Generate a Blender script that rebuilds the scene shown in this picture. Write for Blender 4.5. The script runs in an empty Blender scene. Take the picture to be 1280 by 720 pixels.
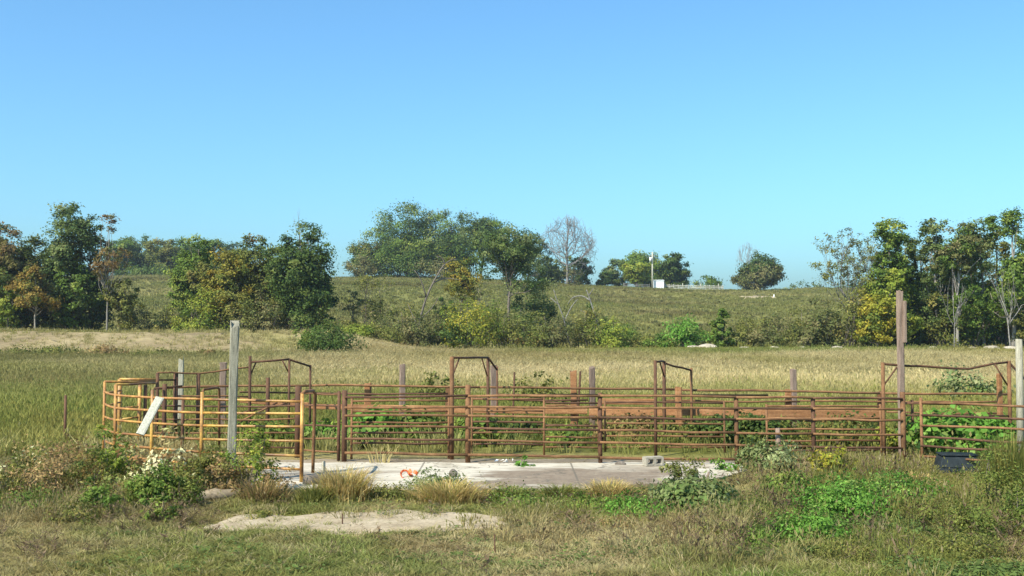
import bpy, math, random
import numpy as np
from mathutils import Vector, Matrix

sc = bpy.context.scene
COL = sc.collection
F = 1342.0                      # focal length in photo pixels (photo 1280 wide)
CAMZ = 3.1
PITCH = math.atan(40 / F)

# ------------------------------------------------------------------ camera
cam = bpy.data.cameras.new("camera")
camo = bpy.data.objects.new("camera", cam)
COL.objects.link(camo)
cam.sensor_width = 36
cam.lens = 36 * F / 1280
cam.clip_end = 8000
camo.location = (0, 0, CAMZ)
camo.rotation_euler = (math.pi / 2 + PITCH, 0, 0)
sc.camera = camo

# ------------------------------------------------------------------ light
SUN_EL, SUN_AZ = math.radians(46), math.radians(224)     # azimuth clockwise from +Y
w = bpy.data.worlds.new("World")
sc.world = w
w.use_nodes = True
nt = w.node_tree
sky = nt.nodes.new('ShaderNodeTexSky')
sky.sky_type = 'NISHITA'
sky.sun_disc = False
sky.sun_elevation = SUN_EL
sky.sun_rotation = SUN_AZ
sky.air_density = 1.0
sky.dust_density = 1.8
sky.ozone_density = 5.0
sky.altitude = 0
tin = nt.nodes.new('ShaderNodeMix')
tin.data_type = 'RGBA'
tin.blend_type = 'MULTIPLY'
tin.inputs[0].default_value = 1.0
tin.inputs[7].default_value = (0.70, 1.045, 1.12, 1)
bg = nt.nodes['Background']
nt.links.new(sky.outputs[0], tin.inputs[6])
nt.links.new(tin.outputs[2], bg.inputs[0])
bg.inputs[1].default_value = 0.127
sl = bpy.data.lights.new("sun", 'SUN')
sl.energy = 4.9
sl.angle = math.radians(0.53)
sl.color = (1.0, 0.93, 0.80)
slo = bpy.data.objects.new("sun", sl)
COL.objects.link(slo)
sd = Vector((math.sin(SUN_AZ) * math.cos(SUN_EL), math.cos(SUN_AZ) * math.cos(SUN_EL), math.sin(SUN_EL)))
slo.rotation_euler = sd.to_track_quat('Z', 'Y').to_euler()
slo.location = (-30, -30, 60)
sc.view_settings.view_transform = 'Standard'
sc.view_settings.look = 'None'
sc.view_settings.gamma = 1
sc.view_settings.exposure = 0.72
sc.cycles.max_bounces = 5
sc.cycles.transparent_max_bounces = 6

# ------------------------------------------------------------------ helpers
def tag(o, label=None, cat=None, group=None, kind=None):
    if label: o['label'] = label
    if cat: o['category'] = cat
    if group: o['group'] = group
    if kind: o['kind'] = kind
    return o

def P(px, py, d):
    """world point at depth d seen at photo pixel px,py"""
    u = (px - 640) / F; v = (360 - py) / F
    c, s = math.cos(PITCH), math.sin(PITCH)
    t = d / (c - v * s)
    return Vector((u * t, d, CAMZ + (s + v * c) * t))

def sm(a, b, x):
    t = np.clip((np.asarray(x, float) - a) / (b - a), 0, 1)
    return t * t * (3 - 2 * t)

_tabs = {}
def vn(x, y, s, seed=0):
    """value noise 0..1"""
    if seed not in _tabs:
        _tabs[seed] = np.random.default_rng(seed + 77).random((256, 256))
    T = _tabs[seed]
    x = np.asarray(x, float) / s + 1000; y = np.asarray(y, float) / s + 1000
    xi = np.floor(x).astype(int); yi = np.floor(y).astype(int)
    fx = x - xi; fy = y - yi
    fx = fx * fx * (3 - 2 * fx); fy = fy * fy * (3 - 2 * fy)
    a = T[xi & 255, yi & 255]; b = T[(xi + 1) & 255, yi & 255]
    c = T[xi & 255, (yi + 1) & 255]; d = T[(xi + 1) & 255, (yi + 1) & 255]
    return (a * (1 - fx) + b * fx) * (1 - fy) + (c * (1 - fx) + d * fx) * fy

def fbm(x, y, s, seed=0):
    return (vn(x, y, s, seed) * .5 + vn(x, y, s / 2.1, seed + 1) * .3 + vn(x, y, s / 4.3, seed + 2) * .2)

CREST_PX = [-400, 0, 150, 420, 500, 640, 760, 860, 950, 1020, 1100, 1700]
CREST_ROW = [346, 346, 347, 348, 347, 353, 359, 363, 364, 362, 362, 362]
def terr(X, Y):
    X = np.asarray(X, float); Y = np.asarray(Y, float)
    px = 640 + F * X / np.maximum(Y, 30)
    z = 1.5 * sm(12.5, 2.0, Y)
    slab = sm(8.5, 6.5, np.abs(X)) * sm(14, 16, Y) * sm(27, 24.5, Y)
    z = z + (fbm(X, Y, 3.5, 5) - .5) * .16 * (1 - slab) * sm(10, 14, Y)
    z = z + (vn(X, Y, 17, 9) - .5) * .35 * sm(32, 60, Y)
    z = z + .3 * sm(40, 100, Y)
    L = sm(560, 380, px)
    bank = L * 1.62 * sm(83, 106, Y)
    z = z + bank
    z = z - 1.3 * np.exp(-((Y - 121) / 7.0) ** 2)
    zc = CAMZ + (400 - np.interp(px, CREST_PX, CREST_ROW)) / F * 300
    t = np.clip((Y - 124) / 176, 0, 1)
    t = .55 * t + .45 * t * t * (3 - 2 * t)
    z = z + (zc - .3 - bank) * t
    z = z + (vn(X, Y, 30, 21) - .5) * 1.1 * sm(135, 180, Y) * sm(330, 280, Y)
    z = z - 9 * sm(305, 440, Y)
    return z

def T(x, y):
    return float(terr(np.array([x]), np.array([y]))[0])

def G(px, d):
    x = (px - 640) / F * d
    return Vector((x, d, T(x, d)))

def new_mat(name):
    m = bpy.data.materials.new(name)
    m.use_nodes = True
    n = m.node_tree
    b = n.nodes['Principled BSDF']
    return m, n, b

def noise_node(n, scale, detail=6, rough=.6, vec=None, coord='Object', mapscale=None):
    tc = n.nodes.new('ShaderNodeTexCoord')
    out = tc.outputs[coord]
    if mapscale:
        mp = n.nodes.new('ShaderNodeMapping')
        mp.inputs['Scale'].default_value = mapscale
        n.links.new(out, mp.inputs[0]); out = mp.outputs[0]
    t = n.nodes.new('ShaderNodeTexNoise')
    t.inputs['Scale'].default_value = scale
    t.inputs['Detail'].default_value = detail
    t.inputs['Roughness'].default_value = rough
    n.links.new(out, t.inputs['Vector'])
    return t.outputs['Fac']

def ramp(n, fac, stops):
    r = n.nodes.new('ShaderNodeValToRGB')
    e = r.color_ramp.elements
    e[0].position, e[0].color = stops[0][0], (*stops[0][1], 1)
    e[1].position, e[1].color = stops[-1][0], (*stops[-1][1], 1)
    for p, c in stops[1:-1]:
        k = e.new(p); k.color = (*c, 1)
    n.links.new(fac, r.inputs[0])
    return r.outputs[0]

def mixc(n, fac, a, b, mode='MIX'):
    m = n.nodes.new('ShaderNodeMix')
    m.data_type = 'RGBA'; m.blend_type = mode
    for sock, v in ((0, fac), (6, a), (7, b)):
        if isinstance(v, (int, float)): m.inputs[sock].default_value = v
        elif isinstance(v, tuple): m.inputs[sock].default_value = (*v, 1)
        else: n.links.new(v, m.inputs[sock])
    return m.outputs[2]

def bump(n, b, fac, strength=.4, dist=.02):
    bp = n.nodes.new('ShaderNodeBump')
    bp.inputs['Strength'].default_value = strength
    bp.inputs['Distance'].default_value = dist
    n.links.new(fac, bp.inputs['Height'])
    n.links.new(bp.outputs[0], b.inputs['Normal'])

def surf_mat(name, stops, scale, rough=.85, mapscale=None, bstr=.4, bdist=.01, fine=None, spec=.3, metal=0, per_obj=.18):
    m, n, b = new_mat(name)
    f = noise_node(n, scale, 8, .65, mapscale=mapscale)
    c = ramp(n, f, stops)
    if fine:
        g = noise_node(n, fine, 4, .7)
        c = mixc(n, 1.0, c, ramp(n, g, [(.3, (.72, .72, .72)), (.7, (1.25, 1.25, 1.25))]), 'MULTIPLY')
    oi = n.nodes.new('ShaderNodeObjectInfo')
    c = mixc(n, 1.0, c, ramp(n, oi.outputs['Random'], [(0, (1 - per_obj,) * 3), (1, (1 + per_obj,) * 3)]), 'MULTIPLY')
    n.links.new(c, b.inputs['Base Color'])
    b.inputs['Roughness'].default_value = rough
    b.inputs['Specular IOR Level'].default_value = spec
    b.inputs['Metallic'].default_value = metal
    bump(n, b, f, bstr, bdist)
    return m

M = {}
M['rust'] = surf_mat('rusty_steel', [(.25, (.075, .036, .017)), (.45, (.15, .073, .031)), (.62, (.225, .115, .049)), (.8, (.32, .185, .088))], 3.5, .8, fine=45, bstr=.3, bdist=.004)
M['rustdark'] = surf_mat('dark_rusty_steel', [(.25, (.045, .022, .013)), (.5, (.095, .046, .024)), (.75, (.18, .09, .045))], 3.5, .8, fine=45, bstr=.3, bdist=.004)
M['plank'] = surf_mat('rust_stained_plank', [(.2, (.15, .068, .03)), (.5, (.30, .14, .056)), (.8, (.43, .24, .115))], 2.2, .85, mapscale=(1, 1, 7), fine=30, bstr=.4, bdist=.006)
M['yellow'] = surf_mat('worn_yellow_paint', [(.38, (.15, .068, .025)), (.48, (.31, .15, .036)), (.57, (.46, .265, .055)), (.8, (.54, .35, .09))], 2.6, .5, fine=38, bstr=.25, bdist=.003, spec=.45)
M['yellowrust'] = surf_mat('rusty_yellow_paint', [(.25, (.14, .06, .024)), (.5, (.28, .13, .035)), (.64, (.46, .25, .055)), (.85, (.54, .33, .08))], 3.2, .6, fine=38, bstr=.25, bdist=.003, spec=.4)
M['greywood'] = surf_mat('weathered_grey_wood', [(.25, (.10, .09, .065)), (.45, (.30, .275, .20)), (.75, (.46, .43, .325))], 6, .9, mapscale=(9, 9, .7), fine=60, bstr=.7, bdist=.012)
M['palewood'] = surf_mat('silvered_board', [(.25, (.20, .19, .14)), (.5, (.43, .415, .33)), (.8, (.58, .565, .47))], 6, .85, mapscale=(9, 9, .7), fine=60, bstr=.6, bdist=.008)
M['brownwood'] = surf_mat('weathered_brown_wood', [(.2, (.09, .06, .045)), (.5, (.22, .155, .115)), (.8, (.34, .26, .20))], 6, .9, mapscale=(9, 9, .7), fine=60, bstr=.7, bdist=.012)
M['bark'] = surf_mat('grey_brown_bark', [(.25, (.06, .048, .036)), (.55, (.15, .125, .10)), (.8, (.26, .225, .185))], 3, .95, mapscale=(3, 3, .8), bstr=.6, bdist=.03)
M['palebark'] = surf_mat('pale_bark', [(.25, (.12, .10, .08)), (.5, (.24, .215, .18)), (.8, (.36, .33, .29))], 3, .95, mapscale=(3, 3, .8), bstr=.5, bdist=.02)
M['deadbark'] = surf_mat('bleached_grey_limb', [(.25, (.10, .09, .08)), (.5, (.19, .175, .16)), (.8, (.30, .28, .26))], 3, .95, bstr=.4, bdist=.02)
M['stone'] = surf_mat('pale_rubble_stone', [(.25, (.22, .18, .13)), (.55, (.36, .31, .23)), (.8, (.46, .41, .32))], 3, .9, fine=25, bstr=.6, bdist=.03)
M['block'] = surf_mat('old_concrete_block', [(.25, (.26, .23, .17)), (.55, (.41, .37, .29)), (.8, (.52, .48, .39))], 9, .95, fine=80, bstr=.6, bdist=.006)
M['white'] = surf_mat('chalky_white_paint', [(.25, (.72, .72, .70)), (.6, (.82, .82, .80))], 1.2, .6, bstr=.1)
M['darkplastic'] = surf_mat('faded_dark_blue_plastic', [(.25, (.011, .016, .018)), (.55, (.02, .027, .03)), (.85, (.05, .06, .062))], 6, .6, fine=40, bstr=.1, spec=.3)
M['orange'] = surf_mat('faded_orange_plastic', [(.25, (.62, .10, .02)), (.7, (.80, .19, .04))], 14, .5, bstr=.2, spec=.4)
M['dirt'] = surf_mat('bare_sandy_soil', [(.2, (.15, .11, .07)), (.5, (.26, .205, .135)), (.8, (.38, .31, .22))], 1.1, 1.0, fine=14, bstr=.7, bdist=.04, per_obj=0)
M['sand'] = surf_mat('pale_sandy_dirt', [(.25, (.19, .14, .085)), (.45, (.33, .26, .165)), (.75, (.45, .37, .255))], 1.6, 1.0, fine=18, bstr=.6, bdist=.03, per_obj=0)
M['bankdirt'] = surf_mat('bare_brown_bank_soil', [(.25, (.13, .095, .05)), (.42, (.215, .16, .08)), (.6, (.28, .215, .105)), (.85, (.38, .30, .16))], .22, 1.0, fine=2.2, bstr=.6, bdist=.2, per_obj=0)

# concrete with drifts of brown silt lying on it
m, n, b = new_mat('sunbleached_concrete')
f1 = noise_node(n, 1.3, 8, .6)
c = ramp(n, f1, [(.25, (.33, .285, .205)), (.5, (.475, .425, .33)), (.8, (.56, .505, .405))])
f2 = noise_node(n, .42, 5, .6, mapscale=(.55, 1.5, 1))
tc = n.nodes.new('ShaderNodeTexCoord')
sx = n.nodes.new('ShaderNodeSeparateXYZ'); n.links.new(tc.outputs['Object'], sx.inputs[0])
def math_n(op, a, b2=None, c2=None, clamp=False):
    k = n.nodes.new('ShaderNodeMath'); k.operation = op; k.use_clamp = clamp
    for i, v in enumerate((a, b2, c2)):
        if v is None: continue
        if isinstance(v, (int, float)): k.inputs[i].default_value = v
        else: n.links.new(v, k.inputs[i])
    return k.outputs[0]
# silt drift over the middle of the slab, x -0.4 .. 3.2
gx = math_n('ABSOLUTE', math_n('SUBTRACT', sx.outputs[0], 1.35))
gx = math_n('MULTIPLY_ADD', gx, -.5, 1.5)
gy = math_n('ABSOLUTE', math_n('SUBTRACT', sx.outputs[1], 20.8))
gy = math_n('MULTIPLY_ADD', gy, -.6, 1.25)
g = math_n('MINIMUM', gx, gy)
g = math_n('MULTIPLY', g, 1.0, clamp=True)
f3 = noise_node(n, 1.1, 7, .65, mapscale=(.5, 1.9, 1))
silt = math_n('ADD', g, math_n('MULTIPLY_ADD', f3, 1.5, -1.05))
silt = math_n('MULTIPLY_ADD', silt, 4.0, -.5, clamp=True)
s2 = math_n('MULTIPLY_ADD', f2, 9.0, -4.7, clamp=True)
silt = math_n('MAXIMUM', silt, math_n('MULTIPLY', s2, .7))
fd = noise_node(n, 9, 6, .7)
c = mixc(n, silt, c, ramp(n, fd, [(.3, (.14, .10, .065)), (.7, (.24, .185, .125))]))
jx = math_n('ABSOLUTE', math_n('SUBTRACT', math_n('FRACT', math_n('MULTIPLY_ADD', sx.outputs[0], .32, .1)), .5))
jl = math_n('LESS_THAN', jx, .006)
vo = n.nodes.new('ShaderNodeTexVoronoi'); vo.feature = 'DISTANCE_TO_EDGE'; vo.inputs['Scale'].default_value = .75
wv = n.nodes.new('ShaderNodeVectorMath'); wv.operation = 'ADD'
nv_ = n.nodes.new('ShaderNodeTexNoise'); nv_.inputs['Scale'].default_value = 2.5
n.links.new(tc.outputs['Object'], nv_.inputs['Vector']); n.links.new(tc.outputs['Object'], wv.inputs[0]); n.links.new(nv_.outputs['Color'], wv.inputs[1])
n.links.new(wv.outputs[0], vo.inputs['Vector'])
crk = math_n('LESS_THAN', vo.outputs['Distance'], .012)
line = math_n('MAXIMUM', jl, crk)
c = mixc(n, math_n('MULTIPLY', line, .75), c, (.10, .085, .06))
f5 = noise_node(n, 3.2, 8, .75, mapscale=(.7, 1.6, 1))
c = mixc(n, math_n('MULTIPLY_ADD', f5, 6.0, -3.2, clamp=True), c, ramp(n, fd, [(.3, (.20, .155, .10)), (.7, (.33, .27, .19))]))
n.links.new(c, b.inputs['Base Color'])
b.inputs['Roughness'].default_value = .95
bump(n, b, f1, .35, .02)
M['concrete'] = m

def leaf_material(name, transl=.3, var=.55, attr_type='GEOMETRY', rough=.55, spec=.25):
    m, n, b = new_mat(name)
    at = n.nodes.new('ShaderNodeAttribute'); at.attribute_name = 'tint'; at.attribute_type = attr_type
    ge = n.nodes.new('ShaderNodeNewGeometry')
    r = ramp(n, ge.outputs['Random Per Island'], [(0, (1 - var,) * 3), (1, (1 + var,) * 3)])
    c = mixc(n, 1.0, at.outputs['Color'], r, 'MULTIPLY')
    n.links.new(c, b.inputs['Base Color'])
    b.inputs['Roughness'].default_value = rough
    b.inputs['Specular IOR Level'].default_value = spec
    t = n.nodes.new('ShaderNodeBsdfTranslucent')
    n.links.new(c, t.inputs['Color'])
    mx = n.nodes.new('ShaderNodeMixShader'); mx.inputs[0].default_value = transl
    n.links.new(b.outputs[0], mx.inputs[1]); n.links.new(t.outputs[0], mx.inputs[2])
    n.links.new(mx.outputs[0], n.nodes['Material Output'].inputs[0])
    return m
M['leaf'] = leaf_material('foliage', .4, .24, rough=.65, spec=.15)
M['grass'] = leaf_material('grass_blades', .35, .25, 'INSTANCER', .7, .15)

# ------------------------------------------------------------------ mesh helpers
def mesh_np(name, V, faces_n, tint=None, mat=None, smooth=False):
    """V: (N,k,3) array: N separate k-gons"""
    N, k, _ = V.shape
    me = bpy.data.meshes.new(name)
    me.vertices.add(N * k)
    me.vertices.foreach_set('co', V.astype(np.float32).ravel())
    me.loops.add(N * k)
    me.loops.foreach_set('vertex_index', np.arange(N * k, dtype=np.int32))
    me.polygons.add(N)
    me.polygons.foreach_set('loop_start', (np.arange(N) * k).astype(np.int32))
    me.polygons.foreach_set('loop_total', np.full(N, k, dtype=np.int32))
    if tint is not None:
        a = me.attributes.new('tint', 'FLOAT_COLOR', 'POINT')
        c = np.ones((N, k, 4), np.float32); c[:, :, :3] = tint[:, None, :]
        a.data.foreach_set('color', c.ravel())
    if mat: me.materials.append(mat)
    me.update(calc_edges=True)
    return me

def mesh_py(name, v, f, mat=None, smooth=False):
    me = bpy.data.meshes.new(name)
    me.from_pydata([tuple(a) for a in v], [], f)
    if mat: me.materials.append(mat)
    if smooth: me.polygons.foreach_set('use_smooth', [True] * len(me.polygons))
    me.update()
    return me

def link(name, me, parent=None, label=None):
    o = bpy.data.objects.new(name, me)
    COL.objects.link(o)
    if parent is not None: o.parent = parent
    if label: o['label'] = label
    return o

def empty(name, loc, label, cat, group=None):
    o = bpy.data.objects.new(name, None)
    o.empty_display_size = .3
    COL.objects.link(o)
    o.location = loc
    return tag(o, label, cat, group)

def tube_geo(polys, sides=6):
    """polys: list of (points, radii)"""
    V, Fc = [], []
    for pts, rad in polys:
        pts = [Vector(p) for p in pts]
        n0 = len(V); m_ = len(pts)
        for i, p in enumerate(pts):
            d = (pts[min(i + 1, m_ - 1)] - pts[max(i - 1, 0)])
            d = d.normalized() if d.length > 1e-9 else Vector((0, 0, 1))
            a = d.cross(Vector((0.31, 0.9, 0.12)) if abs(d.y) < .9 else Vector((1, 0, .1))).normalized()
            bb = d.cross(a)
            r = rad[i] if hasattr(rad, '__len__') else rad
            for k in range(sides):
                t = 2 * math.pi * k / sides
                V.append(p + a * (math.cos(t) * r) + bb * (math.sin(t) * r))
        for i in range(m_ - 1):
            for k in range(sides):
                k2 = (k + 1) % sides
                Fc.append((n0 + i * sides + k, n0 + i * sides + k2, n0 + (i + 1) * sides + k2, n0 + (i + 1) * sides + k))
        Fc.append(tuple(n0 + k for k in range(sides))[::-1])
        Fc.append(tuple(n0 + (m_ - 1) * sides + k for k in range(sides)))
    return V, Fc

def tube(name, parent, pts, r, mat, sides=8, label=None):
    loc = parent.location if parent is not None else Vector((0, 0, 0))
    V, Fc = tube_geo([([Vector(p) - loc for p in pts], r)], sides)
    return link(name, mesh_py(name, V, Fc, mat, True), parent, label)

def beam_geo(p0, p1, wx, wy, jag=0, rng=random, roll=0, seg=1):
    """rectangular timber from p0 to p1, wx wide, wy deep, chamfered corners and an uneven end"""
    p0 = Vector(p0); p1 = Vector(p1)
    d = (p1 - p0).normalized()
    a = Vector((math.cos(roll), math.sin(roll), 0))
    a = (a - d * a.dot(d)).normalized()
    bb = d.cross(a)
    ch = .13
    prof = [(-.5 + ch, -.5), (.5 - ch, -.5), (.5, -.5 + ch), (.5, .5 - ch), (.5 - ch, .5), (-.5 + ch, .5), (-.5, .5 - ch), (-.5, -.5 + ch)]
    V, Fc = [], []
    for i in range(seg + 1):
        t = i / seg
        for k, (x, y) in enumerate(prof):
            q = p0.lerp(p1, t) + a * (x * wx) + bb * (y * wy)
            if i == seg and jag: q += d * rng.uniform(-jag, jag)
            q += (a * rng.uniform(-1, 1) + bb * rng.uniform(-1, 1)) * min(wx, wy) * .07
            V.append(q)
    for i in range(seg):
        for k in range(8):
            k2 = (k + 1) % 8
            Fc.append((i * 8 + k, i * 8 + k2, (i + 1) * 8 + k2, (i + 1) * 8 + k))
    Fc.append(tuple(range(8))[::-1]); Fc.append(tuple(seg * 8 + k for k in range(8)))
    return V, Fc

def beam(name, parent, p0, p1, wx, wy, mat, jag=0, rng=random, roll=0, seg=1, label=None):
    loc = parent.location if parent is not None else Vector((0, 0, 0))
    V, Fc = beam_geo(Vector(p0) - loc, Vector(p1) - loc, wx, wy, jag, rng, roll, seg)
    return link(name, mesh_py(name, V, Fc, mat), parent, label)

def box_geo(x0, x1, y0, y1, z0, z1):
    V = [(x, y, z) for z in (z0, z1) for y in (y0, y1) for x in (x0, x1)]
    return V, [(0, 2, 3, 1), (4, 5, 7, 6), (0, 1, 5, 4), (2, 6, 7, 3), (0, 4, 6, 2), (1, 3, 7, 5)]

# ------------------------------------------------------------------ grass colour map (real colours of the sward)
TAN = np.array((.36, .30, .14)); STRAW = np.array((.44, .36, .185)); OLIVE = np.array((.21, .19, .05))
GREEN = np.array((.15, .18, .038)); LUSH = np.array((.11, .20, .03)); BROWN = np.array((.22, .15, .065))
DKOL = np.array((.14, .13, .038)); HILL = np.array((.215, .21, .066)); HTAN = np.array((.31, .27, .11))
def mixa(a, b, t): return a * (1 - t[:, None]) + b * t[:, None]
def sward(X, Y):
    X = np.asarray(X, float).ravel(); Y = np.asarray(Y, float).ravel()
    px = 640 + F * X / np.maximum(Y, 10)
    n1 = fbm(X, Y, 2.2, 31); n2 = fbm(X, Y, 6, 41); n3 = fbm(X, Y * 2.2, 22, 51); n4 = vn(X, Y, .8, 61)
    one = np.ones((len(X), 1))
    # foreground
    c = mixa(TAN * one, GREEN * one, sm(.42, .62, n1) * .8)
    c = mixa(c, BROWN * one, sm(.55, .75, n4) * .35)
    c = mixa(c, OLIVE * one, sm(.35, .65, n2) * .5)
    rightg = sm(690, 900, px) * sm(22, 19, Y)
    c = mixa(c, mixa(GREEN * one, LUSH * one, sm(.4, .6, n1)), rightg * sm(.36, .56, n2) * .75)
    c = mixa(c, mixa(OLIVE * one, GREEN * one, n1), sm(880, 1100, px) * .7 * sm(23, 21, Y))
    c = mixa(c, OLIVE * one, sm(15, 17, Y) * .35 * sm(23, 21, Y))
    # field: green-olive close to the pen, straw band, green strip at the foot
    fld = mixa(OLIVE * one, GREEN * one, sm(.4, .6, n2) * .6)
    straw = mixa(STRAW * one, TAN * one, sm(.3, .7, n3))
    straw = mixa(straw, OLIVE * one, sm(.5, .68, n2) * .55)
    n5 = fbm(X, Y * 3, 40, 101)
    straw = mixa(straw, mixa(BROWN * one, OLIVE * one, n1) * 1.1, sm(.5, .66, n5) * .55)
    st = sm(34, 48, Y + (n3 - .5) * 18) * (1 - sm(90, 98, Y + (n3 - .5) * 10) * (1 - sm(700, 500, px)))
    lf = sm(420, 250, px)
    fld = mixa(fld, straw, st * (1 - lf * .45))
    # left side bands
    lb = lf * np.exp(-((Y - 78) / 7) ** 2)
    fld = mixa(fld, DKOL * one, lb * .75)
    lb2 = lf * np.exp(-((Y - 47) / 5) ** 2)
    fld = mixa(fld, mixa(BROWN * one, DKOL * one, sm(.4, .6, n3)), lb2 * .7)
    gs = sm(80, 90, Y + (n2 - .5) * 10) * sm(540, 760, px)
    fld = mixa(fld, mixa(GREEN * one, OLIVE * one, sm(.4, .7, n3)), gs * .9)
    pen = sm(340, 400, px) * sm(1300, 1200, px) * sm(22.8, 23.6, Y) * sm(34, 30.5, Y)
    fld = mixa(fld, mixa(GREEN * one, DKOL * one, n1), pen * .8)
    c = mixa(c, fld, sm(23, 26, Y + (n1 - .5) * 4))
    # hill
    h1 = fbm(X, Y * 1.6, 26, 71); h2 = fbm(X, Y, 9, 81)
    hill = mixa(HILL * one, HTAN * one, sm(.5, .72, h1) * .6)
    hill = mixa(hill, np.array((.165, .175, .045)) * one, sm(.45, .65, h2) * .55)
    hill = mixa(hill, np.array((.135, .105, .042)) * one, sm(.56, .7, fbm(X, Y * 2.6, 30, 91)) * .55)
    c = mixa(c, hill, sm(112, 126, Y))
    return c

# ------------------------------------------------------------------ ground
ys = np.concatenate([np.linspace(-150, 0, 16)[:-1], np.linspace(0, 10, 16)[:-1], np.linspace(10, 32, 110)[:-1], np.linspace(32, 82, 60)[:-1],
                     np.linspace(82, 135, 54)[:-1], np.linspace(135, 330, 80)[:-1], np.linspace(330, 480, 16)[:-1], np.geomspace(480, 1000, 8)])
xh = np.concatenate([np.linspace(0, 14, 60)[:-1], np.linspace(14, 60, 52)[:-1], np.linspace(60, 180, 50)[:-1], np.geomspace(180, 1000, 14)])
xs = np.concatenate([-xh[:0:-1], xh])
gx_, gy_ = np.meshgrid(xs, ys)
gz_ = terr(gx_, gy_)
V = np.stack([gx_, gy_, gz_], -1).reshape(-1, 3)
nx = len(xs); ny = len(ys)
ii = (np.arange(ny - 1)[:, None] * nx + np.arange(nx - 1)[None, :]).ravel()
me = bpy.data.meshes.new('ground')
me.vertices.add(len(V)); me.vertices.foreach_set('co', V.astype(np.float32).ravel())
fi = np.stack([ii, ii + 1, ii + nx + 1, ii + nx], -1).astype(np.int32)
me.loops.add(fi.size); me.loops.foreach_set('vertex_index', fi.ravel())
me.polygons.add(len(fi)); me.polygons.foreach_set('loop_start', (np.arange(len(fi)) * 4).astype(np.int32))
me.polygons.foreach_set('loop_total', np.full(len(fi), 4, dtype=np.int32))
me.polygons.foreach_set('use_smooth', np.ones(len(fi), bool))
a = me.attributes.new('tint', 'FLOAT_COLOR', 'POINT')
cc = np.ones((len(V), 4), np.float32); cc[:, :3] = sward(V[:, 0], V[:, 1])
a.data.foreach_set('color', cc.ravel())
me.update(calc_edges=True)
m, n, b = new_mat('rough_pasture')
at = n.nodes.new('ShaderNodeAttribute'); at.attribute_name = 'tint'
f1 = noise_node(n, 7, 8, .7); f2 = noise_node(n, .8, 8, .7)
c = mixc(n, 1.0, at.outputs['Color'], ramp(n, f1, [(.3, (.55, .55, .55)), (.7, (1.15, 1.13, 1.08))]), 'MULTIPLY')
c = mixc(n, 1.0, c, ramp(n, f2, [(.3, (.72, .75, .7)), (.7, (1.2, 1.15, 1.1))]), 'MULTIPLY')
n.links.new(c, b.inputs['Base Color'])
b.inputs['Roughness'].default_value = 1; b.inputs['Specular IOR Level'].default_value = .1
bump(n, b, f1, .8, .08)
me.materials.append(m)
ground = tag(link('ground', me), kind='structure')

def drape(name, rows, off, mat, nu=60, wob=.5, ws=2.0, seed=1, label=None):
    """sheet laid on the ground: rows = list of (y, x0, x1), edges wobble"""
    ysr = np.array([r[0] for r in rows], float)
    yy = np.linspace(ysr[0], ysr[-1], nu)
    x0 = np.interp(yy, ysr, [r[1] for r in rows]); x1 = np.interp(yy, ysr, [r[2] for r in rows])
    x0 = x0 + (fbm(yy, yy * 0, ws, seed) - .5) * 2 * wob; x1 = x1 + (fbm(yy, yy * 0 + 50, ws, seed) - .5) * 2 * wob
    nv = 90
    t = np.linspace(0, 1, nv)
    X = x0[:, None] * (1 - t) + x1[:, None] * t
    ya, yb = ysr[0], ysr[-1]
    Y = np.repeat(yy[:, None], nv, 1)
    k = np.linspace(0, 1, nu)[:, None]
    span = (yb - ya)
    e0 = (fbm(X[0], X[0] * 0 + 9, ws * 1.3, seed + 3) - .5) * span * .7
    e1 = (fbm(X[-1], X[-1] * 0 + 19, ws * 1.3, seed + 4) - .5) * span * .7
    Y = Y + e0[None, :] * (1 - k) + e1[None, :] * k
    ed = np.minimum(np.minimum(k, 1 - k) * 5, np.minimum(t, 1 - t)[None, :] * 9)
    ed = np.clip(ed + (fbm(X, Y, ws * .6, seed + 7) - .5) * .9, 0, 1)
    Z = terr(X, Y) - off * 1.4 + off * 2.6 * ed
    V = np.stack([X, Y, Z], -1).reshape(-1, 3)
    f = [(i * nv + j, i * nv + j + 1, (i + 1) * nv + j + 1, (i + 1) * nv + j) for i in range(nu - 1) for j in range(nv - 1)]
    o = link(name, mesh_py(name, V, f, mat, True))
    return tag(o, kind='structure')

def pxx(px, d): return (px - 640) / F * d

# concrete slab: real thickness, ragged front edge
def slab():
    nu, nv = 26, 120
    X = np.linspace(pxx(318, 21), pxx(930, 22.3), nv)
    front = np.interp(X, [X[0], -2.5, 0, 2.5, 4, X[-1]], [19.7, 19.8, 19.7, 19.9, 20.9, 21.6]) + (fbm(X, X * 0, 1.2, 7) - .5) * .8
    back = 23.05 + (fbm(X, X * 0 + 7, .9, 8) - .5) * .35
    V, f = [], []
    for i in range(nu):
        t = i / (nu - 1)
        for j in range(nv):
            V.append((X[j], front[j] * (1 - t) + back[j] * t, .055 + .012 * (fbm(X[j], t * 3, .7, 12) - .5)))
    for i in range(nu - 1):
        for j in range(nv - 1):
            f.append((i * nv + j, i * nv + j + 1, (i + 1) * nv + j + 1, (i + 1) * nv + j))
    nb = len(V)
    loop = [j for j in range(nv)] + [i * nv + nv - 1 for i in range(1, nu)] + [(nu - 1) * nv + j for j in range(nv - 2, -1, -1)] + [i * nv for i in range(nu - 2, 0, -1)]
    for q in loop: V.append((V[q][0], V[q][1], -.12))
    m_ = len(loop)
    for k in range(m_):
        f.append((loop[(k + 1) % m_], loop[k], nb + k, nb + (k + 1) % m_))
    o = link('concrete_slab', mesh_py('concrete_slab', V, f, M['concrete']))
    tag(o, kind='structure')
slab()
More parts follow.
